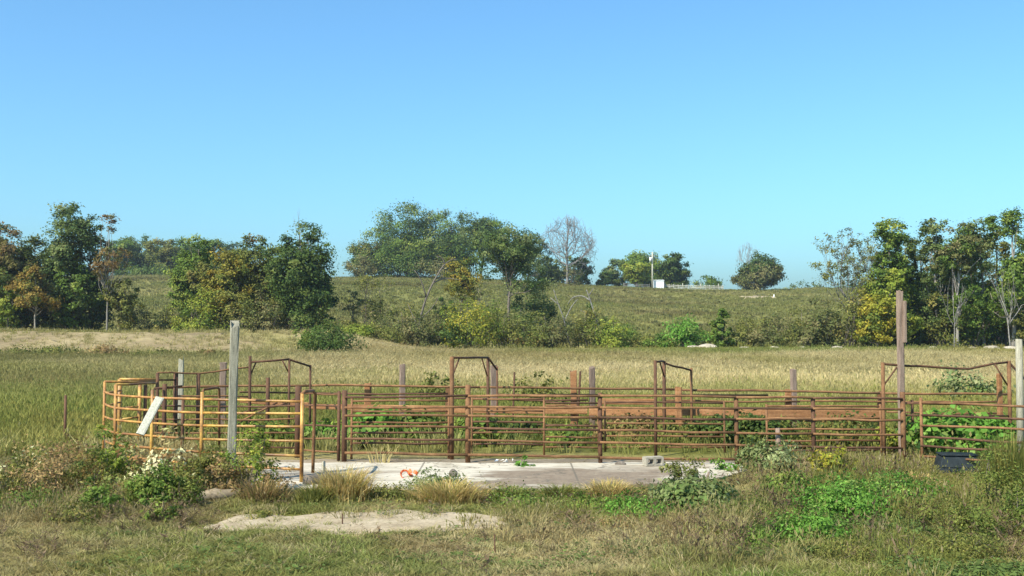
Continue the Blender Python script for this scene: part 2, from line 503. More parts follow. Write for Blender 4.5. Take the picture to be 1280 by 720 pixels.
drape('sandy_track', [(15.45, -4.4, -1.0), (16.0, -4.8, .4), (16.6, -5.0, .6), (17.45, -4.8, -.7)], .035, M['sand'], 24, .45, .7, 3)
drape('bare_soil_strip', [(22.85, -8, 8), (24.0, -8, 8.2)], .03, M['dirt'], 14, .4, 1, 13)
drape('dirt_bank', [(88, -52, -24), (92, -56, -17), (97, -60, -20), (103, -62, -21), (106.3, -64, -22)], .07, M['bankdirt'], 34, 2.2, 4, 23)
drape('farm_track', [(99.6, -22, 2.5), (101.5, -21, 11), (103.3, -19, 9)], .08, M['bankdirt'], 12, 1.2, 3, 33)
drape('hill_bare_patch', [(243, pxx(928, 243), pxx(975, 243)), (248, pxx(922, 248), pxx(968, 248)), (251, pxx(920, 251), pxx(950, 251))], .25, M['sand'], 10, .8, 3, 43)

# ------------------------------------------------------------------ foliage builders
PAL = {
    'dark': [((.038, .066, .022), 3), ((.056, .09, .028), 3), ((.09, .12, .04), 1.5)],
    'blue': [((.052, .082, .036), 3), ((.082, .115, .048), 3), ((.135, .165, .085), 1.5)],
    'green': [((.06, .10, .026), 3), ((.09, .14, .036), 3), ((.14, .18, .05), 1.5)],
    'olive': [((.085, .10, .035), 3), ((.12, .13, .045), 3), ((.16, .15, .06), 1)],
    'yellow': [((.16, .17, .03), 3), ((.23, .21, .04), 2), ((.09, .12, .03), 2)],
    'gold': [((.19, .155, .035), 2), ((.15, .145, .036), 3), ((.09, .11, .03), 3)],
    'orange': [((.165, .115, .04), 2), ((.17, .13, .045), 3), ((.09, .10, .032), 4), ((.22, .17, .05), 1.5)],
    'mixed': [((.11, .09, .04), 2), ((.085, .10, .032), 5), ((.14, .105, .045), 1.5), ((.055, .08, .027), 3)],
    'red': [((.12, .085, .05), 3), ((.10, .095, .042), 3), ((.16, .11, .06), 1)],
    'greybrown': [((.10, .105, .055), 3), ((.13, .125, .075), 2), ((.08, .095, .042), 3)],
    'bright': [((.065, .145, .032), 3), ((.09, .19, .042), 3), ((.14, .21, .07), 1)],
    'grey': [((.13, .16, .09), 3), ((.20, .23, .15), 2), ((.09, .13, .055), 3)],
    'white': [((.44, .44, .36), 2.5), ((.24, .22, .14), 2), ((.14, .17, .07), 3), ((.16, .10, .06), 2)],
    'dry': [((.34, .27, .16), 3), ((.25, .19, .10), 2), ((.2, .19, .08), 2)],
    'brown': [((.17, .12, .075), 3), ((.23, .17, .105), 2), ((.12, .12, .05), 2)],
    'feather': [((.085, .115, .034), 3), ((.115, .135, .045), 3), ((.06, .09, .026), 2)],
    'yg': [((.13, .17, .035), 3), ((.19, .22, .05), 3), ((.08, .12, .03), 2)],
}
def pick_cols(rng, pal, n_):
    e = PAL[pal]; wts = np.array([x[1] for x in e], float); wts /= wts.sum()
    c = np.array([x[0] for x in e]) * (1.66, 1.56, 1.05)
    return c[rng.choice(len(e), n_, p=wts)]

def leaves_mesh(rng, name, C, R, per, size, cols, center, flat=.7, up=.35, asp=.55):
    """leaf quads gathered in clumps: C clump centres (N,3), R radii"""
    N = len(C)
    idx = np.repeat(np.arange(N), per)
    K = len(idx)
    off = rng.normal(size=(K, 3)) * (R[idx][:, None] * .55)
    off[:, 2] *= flat
    p = C[idx] + off
    nrm = p - center; nrm /= np.linalg.norm(nrm, axis=1, keepdims=True) + 1e-6
    nrm = nrm * .8 + off / (R[idx][:, None] + 1e-6) * .35 + rng.normal(size=(K, 3)) * .55; nrm[:, 2] += up
    nrm /= np.linalg.norm(nrm, axis=1, keepdims=True) + 1e-6
    a = np.cross(nrm, rng.normal(size=(K, 3))); a /= np.linalg.norm(a, axis=1, keepdims=True) + 1e-6
    bb = np.cross(nrm, a)
    s = size * rng.uniform(.6, 1.35, K)[:, None]
    fold = nrm * s * rng.uniform(-.25, .25, K)[:, None]
    V = np.stack([p - a * s * .6, p - bb * s * asp * .6 + fold, p + a * s * .6, p + bb * s * asp * .6 + fold], 1)
    col = cols[idx] * rng.uniform(.8, 1.2, (K, 1)) * rng.uniform(.93, 1.07, (K, 3))
    return mesh_np(name, V, None, col, M['leaf'])

def crown_clumps(rng, H, W, cb, shape, ncl):
    z0 = cb * H; hh = H - z0
    lobes = []
    if shape == 'column':
        for i in range(6):
            f = (i + .5) / 6
            rr = W * .5 * (1 - .55 * f ** 2) * rng.uniform(.7, 1.05)
            lobes.append((rng.normal(0, W * .06), rng.normal(0, W * .06), z0 + hh * (.08 + .86 * f), rr, hh / 7))
    elif shape == 'cone':
        for i in range(7):
            f = (i + .5) / 7
            lobes.append((0, 0, z0 + hh * f, W * .5 * (1 - f) + .12 * W, hh / 9))
    elif shape == 'spread':
        for i in range(9):
            a = i * 2.4 + rng.uniform(-.4, .4); r = W * rng.uniform(.15, .38)
            f = rng.uniform(.15, .88) * (1 - .35 * (r / (W * .4)) ** 2)
            lobes.append((math.cos(a) * r, math.sin(a) * r, z0 + hh * f, W * rng.uniform(.15, .22), hh * rng.uniform(.12, .18)))
        lobes.append((0, 0, H - hh * .16, W * .2, hh * .14))
    elif shape == 'tuft':            # high crown of separate pads
        for i in range(8):
            a = i * 2.4 + rng.uniform(-.5, .5); r = W * rng.uniform(.05, .36)
            lobes.append((math.cos(a) * r, math.sin(a) * r, z0 + hh * rng.uniform(.1, .9), W * rng.uniform(.17, .27), hh * rng.uniform(.11, .18)))
        lobes.append((0, 0, H - hh * .1, W * .2, hh * .12))
    elif shape == 'bush':
        for i in range(6):
            a = i * 2.4 + rng.uniform(-.5, .5); r = W * rng.uniform(.08, .3)
            lobes.append((math.cos(a) * r, math.sin(a) * r, z0 + hh * rng.uniform(.25, .55), W * rng.uniform(.18, .28), hh * rng.uniform(.25, .38)))
        lobes.append((rng.normal(0, W * .08), 0, z0 + hh * .6, W * .26, hh * .38))
    else:
        for i in range(7):
            a = i * 2.4 + rng.uniform(-.4, .4); f = rng.uniform(.18, .75)
            r = W * rng.uniform(.1, .3)
            lobes.append((math.cos(a) * r, math.sin(a) * r, z0 + hh * f, W * rng.uniform(.18, .27), hh * rng.uniform(.2, .28)))
        lobes.append((0, 0, z0 + hh * .72, W * .28, hh * .26))
    L = np.array(lobes)
    wt = L[:, 3] ** 1.5 * L[:, 4] ** .5; wt /= wt.sum()
    k = rng.choice(len(L), ncl, p=wt)
    d = rng.normal(size=(ncl, 3)); d /= np.linalg.norm(d, axis=1, keepdims=True)
    rad = rng.uniform(.35, 1, ncl) ** .5
    C = L[k, :3] + d * rad[:, None] * np.stack([L[k, 3], L[k, 3], L[k, 4]], 1)
    # fit to the requested outline
    x0, x1 = np.percentile(C[:, 0], [1, 99]); C[:, 0] = (C[:, 0] - (x0 + x1) / 2) * (W * .86 / (x1 - x0))
    y0, y1 = np.percentile(C[:, 1], [1, 99]); C[:, 1] = (C[:, 1] - (y0 + y1) / 2) * (W * .86 / (y1 - y0))
    zz0, zz1 = C[:, 2].min(), C[:, 2].max(); C[:, 2] = z0 + (C[:, 2] - zz0) / (zz1 - zz0) * (hh * .95)
    return C

def limb_path(rng, p0, p1, r0, r1, n_=5, sag=.12):
    p0 = Vector(p0); p1 = Vector(p1); L = (p1 - p0).length
    pts, rr = [], []
    b_ = Vector((rng.normal(), rng.normal(), rng.normal() - .6)) * L * sag
    for i in range(n_):
        t = i / (n_ - 1)
        q = p0.lerp(p1, t) + b_ * (4 * t * (1 - t)) * .5 + Vector((rng.normal(), rng.normal(), rng.normal())) * L * .02 * (0 < i < n_ - 1)
        pts.append(q); rr.append(r0 * (1 - t) + r1 * t)
    return pts, rr

SEED = [100]
def tree(name, label, px, d, top, wpx, pal, shape='round', cb=.28, ncl=70, per=70, ls=.3, tr=None, bark='bark', dx=0, lean=0, cat='tree', group=None, clr=1.0, nlimb=16, pal2=None, up2=.6, base=None):
    SEED[0] += 1
    rng = np.random.default_rng(SEED[0])
    g = G(px, d)
    H = P(px, top, d).z - g.z
    W = wpx / F * d
    root = empty(name, g, label, cat, group)
    ncl = int(ncl * 1.5); per = int(per * 1.35); ls *= 1.0; clr *= 1.18
    C = crown_clumps(rng, H, W, cb, shape, ncl)
    C[:, 0] += dx / F * d
    R = np.full(ncl, clr * W * .085) * rng.uniform(.7, 1.35, ncl)
    cols = pick_cols(rng, pal, ncl)
    if pal2:
        msk = (C[:, 2] > H * up2) & (rng.random(ncl) < .75)
        cols[msk] = pick_cols(rng, pal2, ncl)[msk]
    tr = tr or max(.1, H * .017)
    Cc = C.mean(0)
    top_t = Vector((Cc[0] * .8 + lean, Cc[1] * .5, H * .86))
    tp, trr = [], []
    nseg = 9
    for i in range(nseg):
        t = i / (nseg - 1)
        tp.append(Vector((top_t.x * t ** 1.4 + rng.normal() * W * .012 * (i > 0), top_t.y * t ** 1.4, -.25 + (top_t.z + .25) * t)))
        trr.append(tr * (1.35 if i == 0 else 1) * (1 - .86 * t) + .012)
    polys = [(tp, trr)]
    ks = rng.choice(ncl, min(nlimb, ncl), replace=False)
    for k in ks:
        c_ = C[k]
        zt = min(max(c_[2] * rng.uniform(.5, .8), H * cb * .7), H * .8)
        t = (zt + .25) / (top_t.z + .25)
        i = min(int(t * (nseg - 1)), nseg - 2); f = t * (nseg - 1) - i
        s_ = tp[i].lerp(tp[i + 1], f)
        r0 = max(.02, (trr[i] * (1 - f) + trr[i + 1] * f) * .55)
        polys.append(limb_path(rng, s_, c_, r0, .015))
    Vv, Ff = tube_geo(polys, 6)
    link('trunk', mesh_py('trunk', Vv, Ff, M[bark], True), root)
    link('crown', leaves_mesh(rng, 'crown', C, R, per, ls, cols, Cc), root)
    return root

def bush(name, label, px, d, top, wpx, pal, ls=.12, ncl=26, per=45, cat='bush', group=None, cb=.02, stems=10, shape='bush', clr=1.6, depth=1.0, asp=.5, flat=.8, hm=None, bark='bark', dz=0):
    SEED[0] += 1
    rng = np.random.default_rng(SEED[0])
    g = G(px, d); g.z += dz
    H = hm if hm else P(px, top, d).z - g.z
    W = wpx / F * d
    root = empty(name, g, label, cat, group)
    C = crown_clumps(rng, H, W, cb, shape, ncl)
    C[:, 1] *= depth
    C[:, 2] = np.maximum(C[:, 2], H * .06)
    R = np.full(ncl, clr * W * .085) * rng.uniform(.7, 1.3, ncl)
    cols = pick_cols(rng, pal, ncl)
    cen = np.array([0, 0, H * .3])
    link('foliage', leaves_mesh(rng, 'foliage', C, R, per, ls, cols, cen, flat, asp=asp), root)
    polys = []
    for k in rng.choice(ncl, min(stems, ncl), replace=False):
        p0 = Vector((rng.normal() * W * .05, rng.normal() * W * .05, -.08))
        polys.append(limb_path(rng, p0, C[k], max(.006, H * .011), max(.003, H * .004), 4))
    Vv, Ff = tube_geo(polys, 5)
    link('stem', mesh_py('stem', Vv, Ff, M[bark], True), root)
    return root

def grass_clump(name, label, px, d, top, wpx, pal, nb=420, bw=.011, droop=.5, cat='grass clump', group=None, depth=.8):
    SEED[0] += 1
    rng = np.random.default_rng(SEED[0])
    g = G(px, d)
    H = P(px, top, d).z - g.z
    W = wpx / F * d
    bx = rng.normal(size=nb) * W * .16; by = rng.normal(size=nb) * W * .16 * depth
    az = np.arctan2(by, bx) + rng.normal(size=nb) * .7
    hgt = H * rng.uniform(.45, 1.08, nb) * np.exp(-(bx ** 2 + by ** 2) / (W * W * .25) * .5)
    out = W * .3 * rng.uniform(.2, 1.1, nb)
    ns = 4
    cols = pick_cols(rng, pal, nb) * rng.uniform(.75, 1.25, (nb, 1))
    quads, cl = [], []
    side = np.stack([-np.sin(az + rng.normal(size=nb) * .6), np.cos(az), np.zeros(nb)], 1)
    prev = None
    for s in range(ns + 1):
        t = s / ns
        r = out * t ** 1.6
        z = hgt * (t * (1 + droop) - droop * t * t * 1.0) - .04 * (s == 0)
        p = np.stack([bx + np.cos(az) * r, by + np.sin(az) * r, z], 1)
        wd = bw * (1 - .85 * t)
        a_, b_ = p - side * wd, p + side * wd
        if prev is not None:
            quads.append(np.stack([prev[0], prev[1], b_, a_], 1)); cl.append(cols)
        prev = (a_, b_)
    Vq = np.concatenate(quads); cq = np.concatenate(cl)
    me = mesh_np(name, Vq, None, cq, M['leaf'])
    o = link(name, me)
    o.location = g
    return tag(o, label, cat, group)

def bare_polys(rng, H, W, tr, levels=5, upk=.5, split=3):
    polys = []
    def br(p, dirv, L, r, lev):
        n_ = 4
        pts = [p]; rr = [r]; d_ = dirv.copy()
        for i in range(n_):
            d_ = (d_ + Vector((rng.normal(), rng.normal(), rng.normal())) * .13 + Vector((0, 0, .06 * upk))).normalized()
            pts.append(pts[-1] + d_ * (L / n_)); rr.append(r * (1 - .45 * (i + 1) / n_))
        polys.append((pts, rr))
        if lev >= levels: return
        k = split if lev < 3 else split - (rng.random() < .4)
        for j in range(k):
            t = rng.uniform(.45, 1.0) if j else 1.0
            q = pts[min(n_, max(1, int(round(t * n_))))]
            ax = Vector((rng.normal(), rng.normal(), rng.normal() * .4)).normalized()
            nd = (d_ + ax * rng.uniform(.45, .95)).normalized()
            nd = (nd + Vector((0, 0, .15))).normalized()
            br(q, nd, L * rng.uniform(.6, .8), max(.012, r * .55 * rng.uniform(.8, 1.1)), lev + 1)
    br(Vector((0, 0, -.2)), Vector((0, 0, 1)), H * .27, tr, 0)
    for k in range(4):
        a = k * 1.57 + rng.uniform(-.4, .4)
        br(Vector((0, 0, H * rng.uniform(.16, .24))), Vector((math.cos(a), math.sin(a) * .8, .9)).normalized(), H * .25, tr * .55, 1)
    allp = np.array([tuple(q) for pp, _ in polys for q in pp])
    sx_ = W / (np.percentile(allp[:, 0], 99) - np.percentile(allp[:, 0], 1)); sz_ = H / np.percentile(allp[:, 2], 99.7)
    return [([Vector((q.x * sx_, q.y * sx_, q.z * sz_)) for q in pp], rr) for pp, rr in polys]

def fan_polys(rng, H, W, tr, nprim=11, subs=(5, 4, 2)):
    polys = []
    tp = [Vector((rng.normal() * .12 * (i > 0), rng.normal() * .12 * (i > 0), -.2 + H * .8 * i / 8)) for i in range(9)]
    trr = [tr * (1.3 if i == 0 else 1) * (1 - .9 * i / 8) + .03 for i in range(9)]
    polys.append((tp, trr))
    def env(az, el, k=1.0):
        return Vector((math.cos(el) * math.cos(az) * W * .5 * k, math.cos(el) * math.sin(az) * W * .5 * k, H * .5 + math.sin(el) * H * .5 * k))
    def grow(src, rad, az, el, r0, lev):
        e_ = env(az, el, rng.uniform(.72, 1.06) if lev else rng.uniform(.75, 1.02))
        L = (e_ - src).length
        pts, rr = [], []
        n_ = 7
        bow = Vector((0, 0, L * .1 * (1 if lev == 0 else .4)))
        for i in range(n_):
            t = i / (n_ - 1)
            pts.append(src.lerp(e_, t) - bow * (4 * t * (1 - t)) * (1 if el < .5 else .2) + Vector((rng.normal(), rng.normal(), rng.normal())) * L * .018 * (0 < i))
            rr.append(r0 * (1 - .85 * t) + .015)
        polys.append((pts, rr))
        if lev >= 3: return
        for _ in range(subs[lev]):
            i = rng.integers(2, n_ - 1)
            s_ = (.38, .26, .16)[lev]
            grow(pts[i], None, az + rng.normal() * s_ * 1.4, min(1.5, el + rng.normal() * s_), rr[i] * .6, lev + 1)
    for k in range(nprim):
        az = k * 2.4 + rng.uniform(-.3, .3); el = rng.uniform(-.12, 1.4)
        i = 3 + int(4 * max(0, el) / 1.5 + rng.uniform(0, .9))
        grow(tp[i], None, az, el, trr[i] * .55, 0)
    return polys

def bare_tree(name, label, px, d, top, wpx, tr, bark='deadbark', levels=5, leaf=None, nleaf=0, ls=.3, split=3, group=None, cat='tree', seed=None, minr=None, fan=False):
    SEED[0] += 1
    rng = np.random.default_rng(seed or SEED[0])
    g = G(px, d); H = P(px, top, d).z - g.z; W = wpx / F * d
    root = empty(name, g, label, cat, group)
    polys = bare_polys(rng, H, W, tr, levels, split=split)
    if fan: polys = fan_polys(rng, H, W, tr, *(() if fan is True else fan))
    if minr: polys = [(pp, [max(minr, r) for r in rr]) for pp, rr in polys]
    Vv, Ff = tube_geo(polys, 5)
    link('trunk', mesh_py('trunk', Vv, Ff, M[bark], True), root)
    if leaf:
        tips = np.array([tuple(pp[-1]) for pp, _ in polys[len(polys) // 4:]])
        C = tips[rng.choice(len(tips), nleaf, replace=True)]
        link('crown', leaves_mesh(rng, 'crown', C, np.full(nleaf, W * .05), 14, ls, pick_cols(rng, leaf, nleaf), np.array([0, 0, H * .5])), root)
    return root
#@@BODY

# ================================================================== CORRAL
rg = random.Random(4)
def interp_rows(xs_, rows_, x): return float(np.interp(x, xs_, rows_))
def wire(root, name, pts, r, mat, label=None, sides=8, jit=.011):
    """pipe through photo points (px, row, depth), slightly bent"""
    q = [P(*p) for p in pts]
    out = [q[0]]
    for i in range(len(q) - 1):
        a_, b_ = q[i], q[i + 1]
        k = 3 if (b_ - a_).length > 1 else 1
        for s in range(1, k + 1):
            v = a_.lerp(b_, s / k)
            if s < k: v = v + Vector((0, rg.uniform(-jit, jit), rg.uniform(-jit, jit) * 1.6))
            out.append(v)
    return tube(name, root, out, r, mat, sides, label)
def post(root, px, row, d, r, mat, name='post', px2=None, down=.15, label=None):
    a_ = P(px, row, d); b_ = G(px2 if px2 else px, d); b_.z -= down
    return tube(name, root, [b_, b_.lerp(a_, .5), a_], r, mat, 10, label)

# ---- front pipe fence
df = lambda x: 23.2 - (x - 585) * .0012
root = empty('pipe_fence', G(585, 23.2), 'long rusty brown six-rail pipe fence standing along the back edge of the concrete slab', 'fence')
for x, row, r in ((431, 488, .058), (585, 481, .058), (750, 491, .046), (920, 495, .047), (1016, 496, .045), (1128, 490, .055)):
    post(root, x, row, df(x), r, M['rustdark'] if x in (431, 750, 1016) else M['rust'])
post(root, 424, 489, df(424) + .05, .036, M['rustdark'])
XS = (425, 640, 835, 1128)
ROWS = ((497, 494, 495.5, 499), (509, 508, 510, 511.5), (520, 520, 523.5, 525), (532.5, 535, 540, 543), (548, 551, 555, 560), (566, 570, 572.5, 577.6))
pst = (431, 585, 750, 920, 1016, 1128)
for i in range(5):
    for k, R_ in enumerate(ROWS):
        x0, x1 = pst[i], pst[i + 1]
        j0, j1 = rg.uniform(-.5, .5), rg.uniform(-.5, .5)
        wire(root, 'rail', [(x, interp_rows(XS, R_, x) + (j0 if x == x0 else j1), df(x) - .055) for x in (x0, x1)], .03 if k == 5 else .0255, M['rust'] if (i + k) % 4 else M['rustdark'])

# ---- light gate in the first bay and inner pipe panels behind
def panel(name, label, cat, x0, x1, d0, d1, rows0, rows1, top0, top1, rr=.0225, pr=.026, mat='rust', ends=(1, 1), mids=(), group=None):
    root = empty(name, G((x0 + x1) / 2, (d0 + d1) / 2), label, cat, group)
    dd = lambda x: d0 + (d1 - d0) * (x - x0) / (x1 - x0)
    if ends[0]: post(root, x0, top0, d0, pr, M[mat])
    if ends[1]: post(root, x1, top1, d1, pr, M[mat])
    for mx_ in mids: post(root, mx_, top0 + (top1 - top0) * (mx_ - x0) / (x1 - x0), dd(mx_) + .05, pr * .8, M[mat])
    for a_, b_ in zip(rows0, rows1):
        wire(root, 'rail', [(x0, a_, d0), (x1, b_, d1)], rr, M[mat] if rg.random() > .2 else M['rustdark'])
    return root
panel('pipe_gate', 'narrow rusty five-rail pipe gate in the first bay from the yellow pen', 'gate', 440, 561, 23.95, 23.9, (501.5, 514, 528, 541, 554), (501, 514, 528, 541, 554), 498, 497)
panel('corral_panel', 'rusty pipe panel with short uprights behind the second fence bay, below the middle overhead frame', 'panel', 590, 680, 24.7, 24.6, (498.6, 513, 527, 541, 555), (498.6, 514, 528, 541, 556), 497, 497)
panel('corral_panel', 'closely railed rusty panel just left of the fence post nearest the slab middle', 'panel', 682, 748, 25.2, 25.2, (503, 507, 521.5, 532, 546, 559), (504, 508, 522, 533, 547, 560), 501, 502, ends=(0, 1))
panel('corral_panel', 'rusty pipe panel behind the short bay between two dark posts, above yellow leaved weeds', 'panel', 958, 1100, 24.5, 24.2, (507.5, 522, 536.7, 550.5, 563), (508, 522.5, 537, 551, 562), 505, 505)
panel('corral_panel', 'low rusty panel seen through the third bay above the concrete block', 'panel', 756, 905, 25.4, 25.2, (503, 529, 545, 559), (504, 530, 546, 559), 501, 502)

# ---- back plank fence
db = 27.5
root = empty('plank_fence', G(700, db), 'rust-brown fence of broad horizontal boards with one top pipe behind the pipe fence', 'fence')
for x, row, wd, dd, mt in ((460, 480, 8, 27.7, 'plank'), (560, 484, 6, 27.8, 'rust'), (717, 464, 8, 27.7, 'plank'), (848, 484, 8, 27.2, 'plank'), (985, 487, 7.5, 27.7, 'plank'), (1100, 489, 6, 27.7, 'rust')):
    p0 = G(x, dd); p0.z -= .15
    beam('post', root, p0, P(x, row, dd), wd / F * dd, .16, M[mt], .03, rg, 0, 3)
for x0, x1, t0, t1, b0, b1, dd in ((388, 560, 505, 507, 511.5, 514, db), (562, 734, 508, 509.5, 516.5, 517.5, db), (736, 828, 510.5, 511, 519.5, 520, db),
                                   (830, 957, 511.5, 511.5, 519.5, 519.5, db), (959, 1104, 512, 513, 521.5, 522, db), (750, 817, 498, 498.5, 505.5, 506, 28.1), (300, 386, 497, 503, 503.5, 510, db + .1)):
    a_ = (P(x0, t0, dd) + P(x0, b0, dd)) / 2; b_ = (P(x1, t1, dd) + P(x1, b1, dd)) / 2
    h_ = P(x0, t0, dd).z - P(x0, b0, dd).z
    V_, F_ = beam_geo(a_ - root.location, b_ - root.location, .045, h_, .01, rg, math.pi / 2, 5)
    link('plank', mesh_py('plank', V_, F_, M['plank']), root)
wire(root, 'top_rail', [(193, 486, 27.0), (262, 483, 27.4), (390, 482, db)], .03, M['rust'])
for seg in (((390, 482, db), (460, 482, db), (600, 484, db)), ((600, 484, db), (717, 485.5, db), (848, 487, db)), ((848, 487.5, db), (985, 489, db), (1100, 491.5, db)), ((1100, 491.5, db), (1262, 493, db))):
    wire(root, 'top_rail', seg, .03, M['rust'])
for r0, r1, x0, x1 in ((527, 531, 395, 740), (540, 541, 395, 640), (498, 500, 560, 735), (534, 535, 830, 960), (501, 502, 1000, 1255), (515, 517, 1108, 1250), (490, 492, 300, 560), (493, 494, 620, 960), (524, 527, 740, 1100), (545, 549, 740, 1100), (500.5, 502, 830, 1000), (553, 555, 440, 740)):
    wire(root, 'rail', [(x0, r0, db + .1), ((x0 + x1) / 2, (r0 + r1) / 2 + 1, db + .1), (x1, r1, db + .1)], .024, M['rust'] if x0 > 600 else M['rustdark'])

# ---- left alley fence
root = empty('alley_fence', G(300, 24.5), 'tangle of dark rusty pipe rails and posts behind the yellow round pen', 'fence')
for x, row, d_, r in ((197, 466, 25.0, .04), (220, 467, 25.4, .055), (248, 467, 25.8, .045), (229, 497, 23.6, .035), (335, 472, 27.2, .05), (373, 483, 24.3, .07), (206, 480, 24.4, .05)):
    post(root, x, row, d_, r, M['rustdark'])
for pts in (((197, 466, 25), (248, 467, 25.8), (313, 459, 26.2)), ((197, 475, 25), (222, 475, 25.4)), ((192, 485.5, 24.4), (228, 482.5, 24.6)), ((222, 495, 25.4), (310, 496, 26)),
            ((192, 507, 24.6), (300, 508, 24.8), (373, 507.5, 24.3)), ((192, 524, 24.6), (300, 525, 24.8), (373, 523, 24.3)), ((192, 541, 24.6), (373, 541, 24.3)), ((200, 557, 24.6), (373, 560, 24.3)),
            ((373, 492, 24.3), (424, 493, 23.5)), ((373, 507, 24.3), (424, 508, 23.5)), ((373, 532, 24.3), (424, 533, 23.5)), ((373, 548, 24.3), (424, 548, 23.5)), ((373, 562, 24.3), (424, 565, 23.5)),
            ((300, 527, 25.6), (347, 503, 25.8)), ((305, 515, 26.2), (350, 507, 26), (372, 497, 25.2))):
    wire(root, 'rail', pts, .021, M['rustdark'] if rg.random() < .5 else M['rust'])

# ---- yellow round pen: front panel sweeping back on the left
root = empty('curved_pen_fence', G(253, 20.7), 'curved yellow pipe panel with worn rusty paint at the near left of the corral', 'panel')
YX = (131, 145, 191, 253, 378); YD = (23.0, 22.0, 21.2, 20.7, 20.3)
for x, row, d_, m_ in ((131, 477, 23.0, 'yellowrust'), (145, 481, 22.0, 'yellowrust'), (191, 487, 21.2, 'yellow'), (253, 490, 20.7, 'yellow'), (378, 492, 20.3, 'yellow')):
    post(root, x, row, d_, .037 if x > 140 else .03, M[m_])
from_rows = ((490, 494, 497, 499, 502), (505, 510, 513, 516, 517), (521, 525, 529, 532, 533.5), (537, 541, 545, 549, 551.5), (551, 556, 560, 565, 570), (563, 569, 575, 580, 587))
def catmull(pts, k=5):
    out = []
    n_ = len(pts)
    for i in range(n_ - 1):
        p0, p1, p2, p3 = pts[max(i - 1, 0)], pts[i], pts[i + 1], pts[min(i + 2, n_ - 1)]
        for s in range(k):
            t = s / k
            out.append(.5 * ((2 * p1) + (p2 - p0) * t + (2 * p0 - 5 * p1 + 4 * p2 - p3) * t * t + (3 * p1 - p0 - 3 * p2 + p3) * t ** 3))
    out.append(pts[-1]); return out
for k, R_ in enumerate(from_rows):
    pts = catmull([P(x, r_, d_) for x, r_, d_ in zip(YX, R_, YD)])
    cut = 4 * 5 - 4
    tube('rail', root, pts[:cut], .025, M['yellowrust'])
    tube('rail', root, pts[cut - 1:], .025, M['yellow'])
wire(root, 'hoop', [(253, 490, 20.7), (255, 487, 20.75), (270, 484.5, 21.2), (274, 486, 21.3), (274, 500, 21.3), (274, 560, 21.3)], .026, M['rust'], 'rusty pipe hoop')
wire(root, 'hoop', [(378, 492, 20.3), (381, 489.5, 20.4), (391, 488.5, 21.2), (394, 492, 21.4), (393, 520, 21.45), (391, 594, 21.5)], .034, M['rust'], 'rusty pipe hoop')
root = empty('curved_pen_fence', G(170, 24.6), 'faded yellow pipe panel at the far left rear of the round pen', 'panel')
wire(root, 'rail', [(131, 477, 23.05), (160, 477.5, 23.6), (194, 477, 24.2)], .024, M['yellowrust'])
wire(root, 'rail', [(145, 480.5, 22.9), (194, 479, 24.1)], .024, M['yellow'])
wire(root, 'rail', [(149, 474, 24.6), (195, 474.5, 24.9)], .03, M['yellow'])
wire(root, 'rail', [(151, 510, 24.6), (176, 508, 24.8)], .022, M['yellow'])
wire(root, 'rail', [(151, 524, 24.6), (176, 521, 24.8)], .022, M['yellow'])
wire(root, 'rail', [(132, 491, 23.4), (151, 488, 24.6)], .02, M['yellowrust'])
wire(root, 'rail', [(132, 507, 23.4), (151, 503, 24.6)], .02, M['yellowrust'])
post(root, 150, 474, 24.6, .05, M['yellow']); post(root, 175, 480, 24.8, .042, M['yellow']); post(root, 182, 481, 24.9, .04, M['rustdark'])

# ---- overhead frames
def frame(label, posts, bars, braces):
    root = empty('overhead_frame', G(posts[0][0], posts[0][2]), label, 'frame')
    for x, row, d_, r, m_ in posts: post(root, x, row, d_, r * .72, M[m_])
    for pts in bars: wire(root, 'crossbar', pts, .026, M['rustdark'])
    for pts in braces: wire(root, 'brace', pts, .018, M['rustdark'])
frame('dark rusty overhead pipe frame with two braces just right of the grey post', [(312.7, 445, 26.0, .05, 'rustdark'), (361.7, 449, 26.3, .04, 'rustdark'), (388, 456, 27.1, .04, 'rustdark')],
      [((312.7, 452.7, 26), (340, 451, 26.1), (361.7, 449, 26.3)), ((361.7, 449.5, 26.3), (388, 458, 27.1))],
      [((314, 467, 26), (320, 453, 26.1)), ((361, 466, 26.3), (353, 450.5, 26.2))])
frame('tall square rusty overhead frame with a level top bar in the middle of the corral', [(565, 446, 23.7, .068, 'rust'), (610, 446.5, 26.4, .058, 'rustdark'), (621.5, 458, 27.3, .035, 'rustdark')],
      [((565, 447, 23.7), (610, 447, 26.4)), ((610.5, 447.5, 26.4), (621, 462, 27.2))],
      [((567, 466, 23.8), (574, 448, 24.2)), ((609, 470, 26.3), (602.5, 448.5, 25.9))])
frame('rusty overhead frame with a narrow top and a bar slanting down to its right', [(819, 450.5, 24.4, .052, 'rustdark'), (830, 451, 26.4, .06, 'rustdark'), (864, 460, 27.4, .048, 'rust')],
      [((819, 452, 24.4), (830, 452, 26.4)), ((831, 454, 26.4), (864, 463, 27.4))],
      [((830, 470, 26.4), (825, 453, 25.5))])
frame('wide rusty overhead frame with a sagging bar around the tall brown pole', [(1103.5, 453, 23.4, .055, 'rust'), (1261, 451, 24.6, .062, 'rust')],
      [((1103.5, 455, 23.4), (1150, 457.5, 23.9), (1190, 460.5, 24.2), (1212, 461, 24.3), (1240, 455, 24.5), (1261, 452.5, 24.6)), ((1261, 453, 24.6), (1282, 475, 24.8))],
      [((1106, 480, 23.4), (1121, 459, 23.55)), ((1243, 455, 24.5), (1259, 481, 24.6)), ((1257, 478, 24.6), (1250, 466, 24.55))])

